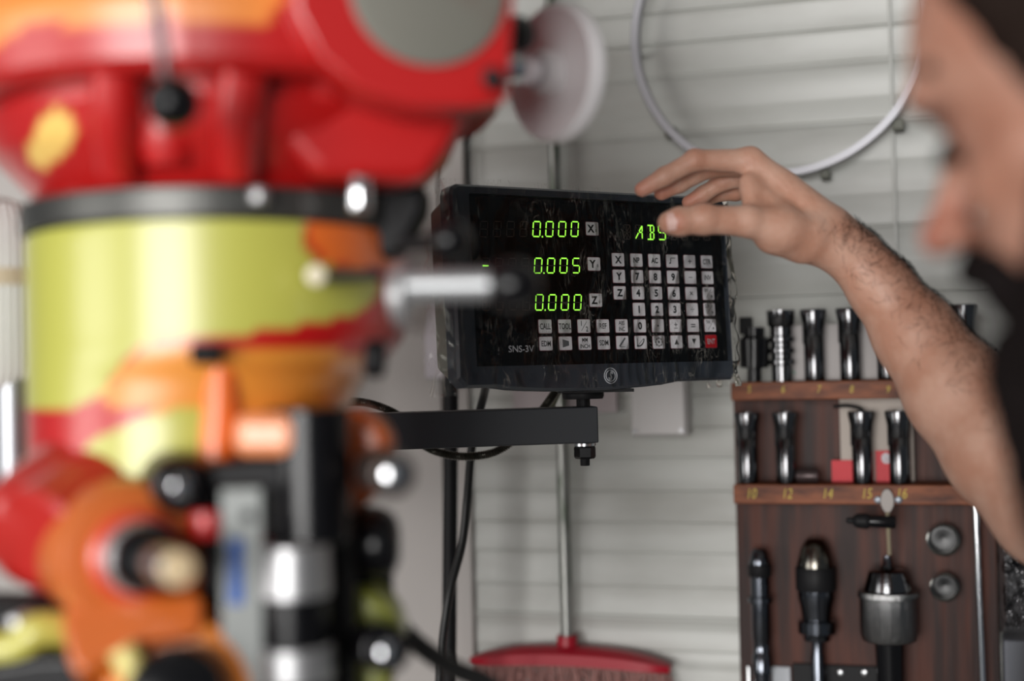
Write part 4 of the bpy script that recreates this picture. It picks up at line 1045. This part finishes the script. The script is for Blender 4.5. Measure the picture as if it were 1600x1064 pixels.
def ellip(c, R, M=None):
    c = np.array(c, np.float32); R = np.array(R, np.float32)
    A = np.array(M, np.float32) if M is not None else np.eye(3, dtype=np.float32)
    def f(X, Y, Z):
        px, py, pz = X-c[0], Y-c[1], Z-c[2]
        q = [(A[0][k]*px+A[1][k]*py+A[2][k]*pz)/R[k] for k in range(3)]
        n = np.sqrt(q[0]**2+q[1]**2+q[2]**2)+1e-6
        g = np.sqrt((q[0]/R[0])**2+(q[1]/R[1])**2+(q[2]/R[2])**2)+1e-6
        return n*(n-1)/g
    r = R.max(); return f, c-r, c+r
def smin(a, b, k):
    h = np.clip(.5+.5*(b-a)/k, 0, 1); return b+(a-b)*h-k*h*(1-h)
def put(F, pr, k=.01, neg=False):
    f, lo, hi = pr; m = k*1.2+.004
    sl, (x, y, z) = F.sub(lo-m, hi+m)
    if min(len(x), len(y), len(z)) == 0: return
    d = f(x[:, None, None], y[None, :, None], z[None, None, :]).astype(np.float32)
    F.F[sl] = -smin(-F.F[sl], d, k) if neg else smin(F.F[sl], d, k)
def nets(F, iso=0.0):
    "surface nets on a rectilinear grid"
    V = F.F-iso; xs, ys, zs = F.ax; ins = V < 0
    nx, ny, nz = V.shape
    c = np.zeros((nx-1, ny-1, nz-1), np.int8)
    for i in (0, 1):
        for j in (0, 1):
            for k in (0, 1): c += ins[i:nx-1+i, j:ny-1+j, k:nz-1+k]
    act = (c > 0) & (c < 8); idx = np.full(act.shape, -1, np.int64)
    I = np.argwhere(act); idx[act] = np.arange(len(I))
    cor = [(i, j, k) for i in (0, 1) for j in (0, 1) for k in (0, 1)]
    val = {q: V[I[:, 0]+q[0], I[:, 1]+q[1], I[:, 2]+q[2]] for q in cor}
    pos = {q: np.stack([xs[I[:, 0]+q[0]], ys[I[:, 1]+q[1]], zs[I[:, 2]+q[2]]], 1) for q in cor}
    acc = np.zeros((len(I), 3)); cnt = np.zeros(len(I))
    for q in cor:
        for ax in range(3):
            if q[ax] == 0:
                r = list(q); r[ax] = 1; r = tuple(r); a, b = val[q], val[r]
                m = (a < 0) != (b < 0); t = np.where(m, a/np.where(m, a-b, 1), 0)
                p = pos[q]+(pos[r]-pos[q])*t[:, None]; acc[m] += p[m]; cnt[m] += 1
    vs = acc/cnt[:, None]; faces = []
    for ax in range(3):
        o = [0, 1, 2]; o.remove(ax); u, v = o
        s0 = [slice(None)]*3; s1 = [slice(None)]*3; s0[ax] = slice(0, -1); s1[ax] = slice(1, None)
        for o_ in (u, v): s0[o_] = slice(1, -1); s1[o_] = slice(1, -1)
        a, b = ins[tuple(s0)], ins[tuple(s1)]; ch = np.argwhere(a != b)
        if not len(ch): continue
        fl = a[tuple(ch.T)]
        g = ch.copy(); g[:, u] += 1; g[:, v] += 1
        def id_(du, dv):
            h = g.copy(); h[:, u] -= du; h[:, v] -= dv; return idx[tuple(h.T)]
        q = np.stack([id_(1, 1), id_(0, 1), id_(0, 0), id_(1, 0)], 1)
        if ax == 1: fl = ~fl
        q[~fl] = q[~fl][:, ::-1]; faces.append(q)
    return vs, np.concatenate(faces)
def relax(vs, fs, it=2, lam=.5):
    e = np.concatenate([fs[:, [0, 1]], fs[:, [1, 2]], fs[:, [2, 3]], fs[:, [3, 0]]]); e = np.concatenate([e, e[:, ::-1]])
    for _ in range(it):
        s = np.zeros_like(vs); n = np.bincount(e[:, 0], minlength=len(vs)).astype(float)
        for k in range(3): s[:, k] = np.bincount(e[:, 0], weights=vs[e[:, 1], k], minlength=len(vs))
        vs = vs+lam*(s/np.maximum(n, 1)[:, None]-vs)
    return vs
def npmesh(name, vs, fs):
    me = bpy.data.meshes.new(name); me.vertices.add(len(vs)); me.vertices.foreach_set('co', np.asarray(vs, np.float32).ravel())
    me.loops.add(fs.size); me.loops.foreach_set('vertex_index', fs.astype(np.int32).ravel())
    me.polygons.add(len(fs)); me.polygons.foreach_set('loop_start', np.arange(0, fs.size, 4, dtype=np.int32))
    me.update(calc_edges=True); me.validate(); return me
def steps(*segs):
    out = []
    for a, b, h in segs: out += list(np.linspace(a, b, max(2, int(round(abs(b-a)/h))), endpoint=False))
    return np.array(out+[segs[-1][1]])

def skin_mat():
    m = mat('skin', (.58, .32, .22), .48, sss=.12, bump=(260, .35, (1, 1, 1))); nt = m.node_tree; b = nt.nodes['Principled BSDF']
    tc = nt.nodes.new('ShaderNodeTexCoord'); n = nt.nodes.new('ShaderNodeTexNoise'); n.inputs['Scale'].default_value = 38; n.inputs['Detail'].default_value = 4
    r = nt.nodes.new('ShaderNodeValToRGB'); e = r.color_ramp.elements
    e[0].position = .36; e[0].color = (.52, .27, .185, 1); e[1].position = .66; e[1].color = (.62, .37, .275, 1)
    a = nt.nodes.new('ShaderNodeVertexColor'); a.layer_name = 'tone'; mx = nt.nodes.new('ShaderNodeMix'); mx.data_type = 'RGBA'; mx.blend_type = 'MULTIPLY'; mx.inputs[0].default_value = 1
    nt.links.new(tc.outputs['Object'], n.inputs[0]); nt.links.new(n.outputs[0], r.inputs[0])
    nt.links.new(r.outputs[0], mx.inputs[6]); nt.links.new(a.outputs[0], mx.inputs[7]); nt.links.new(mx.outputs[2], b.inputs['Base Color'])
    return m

def person():
    # ---------- joints
    wrist = P(1296, 368, 1.262)
    fa = [(wrist, .0215), (P(1336, 402, 1.262), .0232), (P(1376, 449, 1.258), .0275), (P(1430, 522, 1.248), .0355), (P(1496, 613, 1.225), .0440), (P(1568, 706, 1.19), .0475), (P(1640, 790, 1.15), .0440)]
    elbow = P(1650, 800, 1.145)
    yaw = math.radians(38); fw0 = Vector((-math.cos(yaw), math.sin(yaw), 0)); rt = Vector((math.sin(yaw), math.cos(yaw), 0))
    til = math.radians(20); fw = fw0*math.cos(til)-Vector((0, 0, 1))*math.sin(til); up = Vector((0, 0, 1))*math.cos(til)+fw0*math.sin(til)
    nose = P(1448, 382, .70)
    H = nose-fw*.120+up*.028
    def hp(x, y, z): return H+rt*x+fw*y+up*z
    A = [[rt[i], fw[i], up[i]] for i in range(3)]
    neckb = H-fw0*.075-Vector((0, 0, .20))
    shR = neckb+rt*.185+Vector((0, 0, -.035)); shL = neckb-rt*.185+Vector((0, 0, -.035))
    # keep the right upper arm's length
    hip = neckb-fw0*.05-Vector((0, 0, .52))
    xs = steps((-.02, .10, .01), (.10, .135, .003), (.135, .262, .00125), (.262, .30, .002), (.30, .52, .0035), (.52, .80, .008))
    ys = steps((.25, .48, .01), (.48, .82, .0030), (.82, 1.20, .0040), (1.20, 1.235, .0022), (1.235, 1.345, .00125), (1.345, 1.40, .004))
    zs = steps((.70, 1.28, .010), (1.28, 1.555, .0032), (1.555, 1.575, .002), (1.575, 1.695, .00125), (1.695, 1.80, .003))
    F = Field(xs, ys, zs)
    # ---------- hand
    mcp = [P(1172, 252, 1.256), P(1176, 258, 1.279), P(1184, 272, 1.301), P(1192, 290, 1.319)]
    chains = [
        ([mcp[0], P(1086, 250, 1.250), P(1038, 276, 1.249), P(1003, 296, 1.250)], [.0112, .0092, .0082, .0068]),
        ([mcp[1], P(1110, 262, 1.285), P(1062, 287, 1.283), P(1033, 302, 1.282)], [.0110, .0086, .0078, .0066]),
        ([mcp[2], P(1128, 284, 1.312), P(1098, 304, 1.316), P(1076, 316, 1.316)], [.0105, .0082, .0074, .0064]),
        ([mcp[3], P(1150, 300, 1.338), P(1112, 306, 1.340), P(1082, 312, 1.342)], [.0098, .0076, .0068, .0060]),
    ]
    G = Field(xs, ys, zs)
    for ch, rs in chains:
        t = Field.__new__(Field); lo = np.min([list(p) for p in ch], 0)-.03; hi = np.max([list(p) for p in ch], 0)+.03
        sl, axs = G.sub(lo, hi); t.ax = axs; t.F = np.full([len(a) for a in axs], BIG, np.float32)
        for i in range(3): put(t, cone(ch[i], rs[i], ch[i+1], rs[i+1]), .004)
        put(t, ellip(ch[1], [rs[1]*1.03]*3), .003)      # middle joint
        
        G.F[sl] = smin(G.F[sl], t.F, .0012)
    # palm: back of the hand from the wrist to the four knuckles
    w0 = P(1290, 355, 1.252); w1 = P(1290, 366, 1.285)
    for i, (m_, t) in enumerate(zip(mcp, (0, .33, .66, 1))):
        wv = w0.lerp(w1, t); put(F, cone(wv, .0195, m_, (.0128, .0125, .012, .0112)[i]), .010)
    put(F, cone(P(1215, 300, 1.262), .017, P(1262, 350, 1.262), .020), .012)
    put(F, cone(P(1195, 300, 1.270), .014, P(1240, 340, 1.275), .018), .012)
    # thumb: heel, metacarpal, phalanges
    th = [(P(1262, 366, 1.240), .0185), (P(1218, 358, 1.228), .0168), (P(1168, 346, 1.216), .0132), (P(1098, 343, 1.210), .0118), (P(1062, 346, 1.209), .0119), (P(1045, 348, 1.210), .0098)]
    T = Field.__new__(Field); lo = np.min([list(p) for p, r in th], 0)-.04; hi = np.max([list(p) for p, r in th], 0)+.04
    sl, axs = F.sub(lo, hi); T.ax = axs; T.F = np.full([len(a) for a in axs], BIG, np.float32)
    for i, ((a, ra), (b, rb)) in enumerate(zip(th, th[1:])): put(T, cone(a, ra, b, rb), .014 if i < 2 else .005)
    put(T, ellip(P(1100, 342, 1.210), [.0121]*3), .006)
    F.F[sl] = smin(F.F[sl], T.F, .009)
    # web between thumb and index
    put(F, cone(P(1168, 285, 1.243), .0075, P(1176, 325, 1.232), .0085), .010)
    put(F, cone(P(1180, 300, 1.245), .010, P(1215, 335, 1.240), .013), .010)
    put(F, cone(P(1250, 384, 1.245), .0140, P(1205, 372, 1.232), .0130), .008)
    # ulnar heel
    put(F, cone(P(1262, 375, 1.295), .014, P(1214, 320, 1.318), .012), .010)
    np.copyto(F.F, smin(F.F, G.F, .006))
    del G
    # ---------- forearm and upper arm
    for (a, ra), (b, rb) in zip(fa, fa[1:]): put(F, cone(a, ra, b, rb), .012)
    put(F, cone(P(1286, 362, 1.285), .019, P(1340, 412, 1.29), .021), .012)
    put(F, cone(P(1300, 375, 1.262), .0215, P(1262, 352, 1.262), .0205), .010)
    put(F, ellip(P(1262, 398, 1.270), [.008]*3), .008)
    put(F, cone(P(1256, 372, 1.248), .0185, P(1312, 386, 1.256), .0205), .012)
    put(F, cone(elbow, .042, shR, .052), .03)
    # ---------- torso and the other arm
    put(F, cone(neckb-Vector((0, 0, .10)), .105, hip, .115), .05)
    put(F, cone(shR, .055, shL, .055), .05)
    put(F, cone(neckb-Vector((0, 0, .14))+rt*.07, .09, neckb-Vector((0, 0, .14))-rt*.07, .09), .05)
    elL = shL+Vector((0, 0, -.28))-fw0*.03
    put(F, cone(shL, .05, elL, .04), .03)
    put(F, cone(neckb-Vector((0, 0, .03)), .060, hp(0, -.025, -.06), .057), .03)
    # ---------- head
    put(F, ellip(hp(0, -.013, .035), (.076, .097, .088), A), .02)
    put(F, ellip(hp(0, .027, .035), (.066, .065, .066), A), .02)
    put(F, ellip(hp(0, .030, -.045), (.056, .062, .066), A), .02)       # lower face
    put(F, cone(hp(-.030, .072, .035), .013, hp(.030, .072, .035), .013), .012)   # brow ridge
    put(F, ellip(hp(-.030, .084, .028), (.016, .010, .007), A), .008)
    put(F, ellip(hp(.030, .084, .028), (.016, .010, .007), A), .008)
    for s in (-1, 1):
        put(F, ellip(hp(s*.031, .100, .008), (.020, .021, .014), A), .008, neg=True)   # sockets
        put(F, ellip(hp(s*.031, .069, .006), (.0135, .0135, .012), A), .003)          # lidded eyes
        put(F, cone(hp(s*.040, .062, -.025), .017, hp(s*.052, .040, -.020), .018), .014)     # cheekbones
        put(F, ellip(hp(s*.0125, .101, -.032), (.0075, .0085, .0075), A), .005)        # nostrils' wings
        put(F, ellip(hp(s*.078, -.012, -.005), (.006, .020, .032), A), .005)           # ears
        put(F, ellip(hp(s*.084, -.004, -.004), (.004, .010, .020), A), .003, neg=True)
    put(F, ellip(hp(0, .102, .010), (.020, .012, .010), A), .008, neg=True); put(F, cone(hp(0, .076, .018), .0075, hp(0, .107, -.024), .0100), .008)            # nose bridge
    put(F, ellip(hp(0, .112, -.028), (.0105, .0105, .0095), A), .006)
    put(F, ellip(hp(0, .088, -.058), (.022, .010, .0065), A), .006)                    # lips
    put(F, ellip(hp(0, .086, -.069), (.019, .010, .0065), A), .006)
    put(F, ellip(hp(0, .070, -.100), (.024, .022, .018), A), .015)                     # chin
    vs, fs = nets(F)
    vs = relax(vs, fs, 3, .5)
    me = npmesh('body', vs, fs)
    # skin tone: redder fingertips, knuckles, nose; painted shade on head, eye sockets, upper forearm
    tone = np.ones((len(vs), 4), np.float32)
    def tint(c, r, col, s=1.0):
        w_ = np.clip(1-np.linalg.norm(vs-np.array(c), axis=1)/r, 0, 1)[:, None]*s
        tone[:, :3] = tone[:, :3]*(1-w_)+np.array(col)*w_
    for ch, rs in chains: tint(ch[3], .02, (1.08, .80, .78)); tint(ch[1], .014, (1.03, .82, .76), .8); tint(ch[0], .018, (1.02, .82, .74), .8)
    tint(P(1054, 347, 1.197), .0125, (.95, .70, .66), 1.2); tint(P(1100, 330, 1.205), .010, (.95, .72, .66), .7); tint(hp(0, .115, -.03), .03, (1.0, .62, .62))
    hw_ = (np.clip((vs[:, 2]-(H.z-.26))/.16, 0, 1)*(vs[:, 1] < 1.0)*(np.linalg.norm(vs-np.array(H), axis=1) < .34))[:, None]; tone[:, :3] *= 1-hw_*(1-np.array([.66, .58, .56]))  # head and neck painted darker, in place of shade
    for s_ in (-1, 1): tint(hp(s_*.033, .083, .010), .026, (.22, .15, .15), 1.3)  # shade of the eye sockets painted into the skin
    a_ = np.array(fa[0][0]); b_ = np.array(fa[-1][0]); ax_ = (b_-a_)/np.linalg.norm(b_-a_)
    rel = vs-a_; t_ = rel@ax_; rad = rel-t_[:, None]*ax_
    upn = np.array([.62, .05, .78]); tw = np.clip(rad@upn/.035, 0, 1)*np.clip((t_+.03)/.04, 0, 1)*(vs[:, 1] > .95)
    tone[:, :3] *= 1-tw[:, None]*np.array([.42, .54, .60])  # upper side of the forearm darkened: its hair and shade painted in
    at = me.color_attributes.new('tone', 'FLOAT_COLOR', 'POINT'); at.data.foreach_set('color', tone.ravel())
    base = Vector((hip.x, hip.y, 0))
    root = empty('person', base)
    tag(root, 'bearded man at right, seen over his cheek, reaching his bare arm over the readout', 'person')
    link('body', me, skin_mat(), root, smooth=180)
    # ---------- nails
    mn = mat('nail', (.74, .49, .43), .48)
    def nail(c, dirv, outv, L_, Wd, name):
        o_ = Vector(outv).normalized(); d = Vector(dirv); d = (d-o_*d.dot(o_)).normalized(); s_ = d.cross(o_)
        mb = MB(); n = 12; vs_ = []
        for j in range(n+1):
            for i in range(n+1):
                u, v = i/n*2-1, j/n*2-1; l = L_/2*v*(1-.10*u*u) ; w_ = Wd/2*u*(1-.08*max(0, -v))
                vs_.append(Vector(c)+d*l+s_*w_+o_*(-(u*u)*Wd*.20-.0007*max(0, abs(v)-.75)*4))
        k = (n+1)**2; vs_ += [q-o_*.0009 for q in vs_]
        fs_ = [(j*(n+1)+i, j*(n+1)+i+1, (j+1)*(n+1)+i+1, (j+1)*(n+1)+i) for j in range(n) for i in range(n)]
        fs_ += [tuple(k+q for q in reversed(f)) for f in fs_]
        bd = [i for i in range(n+1)]+[j*(n+1)+n for j in range(1, n+1)]+[n*(n+1)+i for i in range(n-1, -1, -1)]+[j*(n+1) for j in range(n-1, 0, -1)]
        fs_ += [(bd[(q+1) % len(bd)], bd[q], bd[q]+k, bd[(q+1) % len(bd)]+k) for q in range(len(bd))]
        mb.add(vs_, fs_); mb.build(name, mn, root, smooth=60)
    td = P(1044, 348, 1.21)-P(1098, 343, 1.21)
    nail(P(1051, 347, 1.2100)-_F*.0130, td, -_F*1.0-_R*.17+_U*.02, .0130, .0152, 'thumbnail')
    # ---------- hair, brows and beard from the same head form
    def shell(name, prs, k, bound, m, noise_amp, iso=0, h=.0028, clip=None):
        lo, hi = bound
        G = Field(np.arange(lo[0], hi[0], h), np.arange(lo[1], hi[1], h), np.arange(lo[2], hi[2], h))
        for p in prs: put(G, p, k)
        if clip:
            for p, kk in clip: put(G, p, kk, neg=True)
        X, Y, Z = np.meshgrid(*G.ax, indexing='ij')
        nz = np.sin(X*310+3*np.sin(Z*95))*np.sin(Z*210+2*np.sin(Y*120))+.6*np.sin(Y*430+X*260+Z*180)
        G.F += (nz*noise_amp).astype(np.float32)
        v, f = nets(G); v = relax(v, f, 1, .4); o = link(name, npmesh(name, v, f), m, root, smooth=180); return o
    mh = mat('hair_dark', (.014, .008, .006), .8, spec=.12, bump=(300, .9, (1, 1, .15)))
    mb_ = mat('beard_black', (.007, .005, .005), .85, spec=.10, bump=(300, .9, (1, 1, .15)))
    lo = np.array(H)-.17; hi = np.array(H)+.15
    shell('hair', [ellip(hp(0, -.022, .045), (.084, .100, .094), A), ellip(hp(0, .006, .090), (.070, .078, .045), A), ellip(hp(0, -.045, -.02), (.074, .060, .07), A),
                   cone(hp(-.068, .034, .062), .013, hp(-.076, .010, -.03), .011), cone(hp(.073, .022, .055), .012, hp(.078, .005, -.03), .008)], .015, (lo, hi), mh, .0012,
          clip=[(ellip(hp(0, .098, .032), (.064, .078, .068), A), .006)])
    lo = np.array(H)-.26; hi = np.array(H)+.13
    shell('beard', [cone(hp(0, .080, -.112), .037, hp(0, .078, -.170), .046), cone(hp(-.040, .045, -.085), .028, hp(.040, .045, -.085), .028), cone(hp(-.062, .022, -.03), .016, hp(-.050, .042, -.08), .026),
                    cone(hp(.062, .012, -.03), .016, hp(.050, .038, -.08), .026), cone(hp(-.026, .086, -.060), .009, hp(0, .100, -.050), .0085), cone(hp(.026, .086, -.060), .009, hp(0, .100, -.050), .0085),
                    cone(hp(-.030, .082, -.062), .010, hp(-.034, .072, -.100), .016), cone(hp(.030, .082, -.062), .010, hp(.034, .072, -.100), .016)], .012, (lo, hi), mb_, .0014,
          clip=[(ellip(hp(0, .112, -.066), (.017, .018, .006), A), .004)])
    for s in (-1, 1):
        mb = MB()
        for i in range(240):
            t = random.random(); x = s*(.014+.036*t); y = .0865-.020*t*t; z = .030+.006*math.sin(t*2.6)+random.uniform(-.003, .003)
            a = hp(x, y-.002, z); mb.cyl(a, a+rt*s*.007+fw*.0045+up*random.uniform(-.001, .002), .0009, .0002, n=4)
        mb.build('eyebrow', mh, root)
    mb = MB()
    for s in (-1, 1):
        pts = [hp(s*(.031+.0155*math.cos(a)), .0845-.0075*abs(math.cos(a))**2, .004-.004*math.sin(a)) for a in np.linspace(.15, PI-.15, 9)]
        mb = MB()
        for j, p in enumerate(spline(pts, 5)): mb.cyl(p-fw*.002, p+fw*.006-up*.004+rt*s*.001, .0009, .0002, n=4)
        mb.build('eyelashes', mh, root)
    # ---------- hair on the forearm
    me2 = bpy.data.meshes.new('tmp'); 
    nrm = np.zeros_like(vs); 
    q = vs[fs]; fnv = np.cross(q[:, 2]-q[:, 0], q[:, 3]-q[:, 1]); 
    for k in range(4): np.add.at(nrm, fs[:, k], fnv)
    nrm /= np.linalg.norm(nrm, axis=1)[:, None]+1e-12
    bpy.data.meshes.remove(me2)
    sel = np.where((vs[:, 1] > 1.05) & (t_ > .005) & (t_ < .33) & (np.linalg.norm(rad, axis=1) < .065) & (rad@upn > -.012))[0]
    r2 = np.random.default_rng(3); pk = r2.choice(sel, 4600)
    dens = np.clip((rad[pk]@upn+.012)/.05, .05, 1); pk = pk[r2.random(len(pk)) < dens]
    mb = MB()
    for i in pk:
        p = Vector(vs[i]); n_ = Vector(nrm[i]); g = Vector(ax_)*-.2+Vector((.25, -.2, .1))*.8+Vector(r2.normal(0, .35, 3)); g = (g-n_*g.dot(n_)).normalized()
        L_ = r2.uniform(.006, .013)
        mb.tube([p-n_*.0004, p+n_*.0018+g*L_*.5, p+n_*.0024+g*L_], lambda k: (.00014, .00011, .00004)[k], 3)
    tag(mb.build('arm_hair', mh, root, smooth=None), kind='stuff')
    # ---------- clothes
    G = Field(np.arange(-.05, .85, .009), np.arange(.2, 1.15, .009), np.arange(.70, 1.50, .009)); off_ = .014
    for (a, ra, b, rb), k in (((neckb-Vector((0, 0, .10)), .105, hip, .120), .05), ((shR, .055, shL, .055), .05), ((shR, .054, shR.lerp(elbow, .5), .056), .03), ((shL, .054, shL.lerp(elL, .6), .052), .03),
                           ((neckb-Vector((0, 0, .14))+rt*.07, .09, neckb-Vector((0, 0, .14))-rt*.07, .09), .05)):
        put(G, cone(a, ra+off_, b, rb+off_), k)
    put(G, cone(neckb, .064, neckb+Vector((0, 0, .12))+fw0*.03, .064), .008, neg=True)
    v, f = nets(G); v = relax(v, f, 2); link('shirt', npmesh('shirt', v, f), mat('shirt_black', (.012, .012, .014), .85), root, smooth=180)
    kn = [hip+rt*s*.095+Vector((0, 0, -.44)) for s in (1, -1)]; an = [Vector((k_.x, k_.y, .09))-fw0*.02 for k_ in kn]
    x0 = min(p.x for p in an)-.25; y0 = min(p.y for p in an)-.25
    G = Field(np.arange(x0, x0+.75, .012), np.arange(y0, y0+.75, .012), np.arange(0, hip.z+.2, .012))
    put(G, cone(hip+Vector((0, 0, -.04))-rt*.04, .125, hip+Vector((0, 0, -.04))+rt*.04, .125), .04)
    for s, k_, a in ((1, kn[0], an[0]), (-1, kn[1], an[1])):
        put(G, cone(hip+rt*s*.08+Vector((0, 0, -.06)), .098, k_, .066), .03); put(G, cone(k_, .066, a, .055), .02)
    v, f = nets(G); v = relax(v, f, 2); link('trousers', npmesh('trousers', v, f), mat('denim', (.03, .04, .07), .9), root, smooth=180)
    for a in an:
        mb = MB(); pr = []
        M = Matrix.Translation((a.x, a.y, 0)) @ Matrix.Rotation(math.atan2(fw0.y, fw0.x), 4, 'Z')
        vs_ = []; n = 28; lv = [(0.0, 1.0), (.012, 1.04), (.03, 1.0), (.055, .85), (.085, .55), (.11, .42)]
        for z, s in lv:
            for i in range(n):
                t = 2*PI*i/n; cx = .07*(1-(z/.11))*1.0
                vs_.append((cx-.01+(.135*s if z < .04 else .135*s*.8)*math.cos(t)*(1 if math.cos(t) > 0 else .75), .048*s*math.sin(t)*(1+.15*math.cos(t)), z))
        fs_ = [(j*n+i, j*n+(i+1) % n, (j+1)*n+(i+1) % n, (j+1)*n+i) for j in range(len(lv)-1) for i in range(n)]+[tuple(reversed(range(n))), tuple((len(lv)-1)*n+i for i in range(n))]
        mb.add(vs_, fs_, M); mb.build('shoe', M_['blackm'], root)
person()
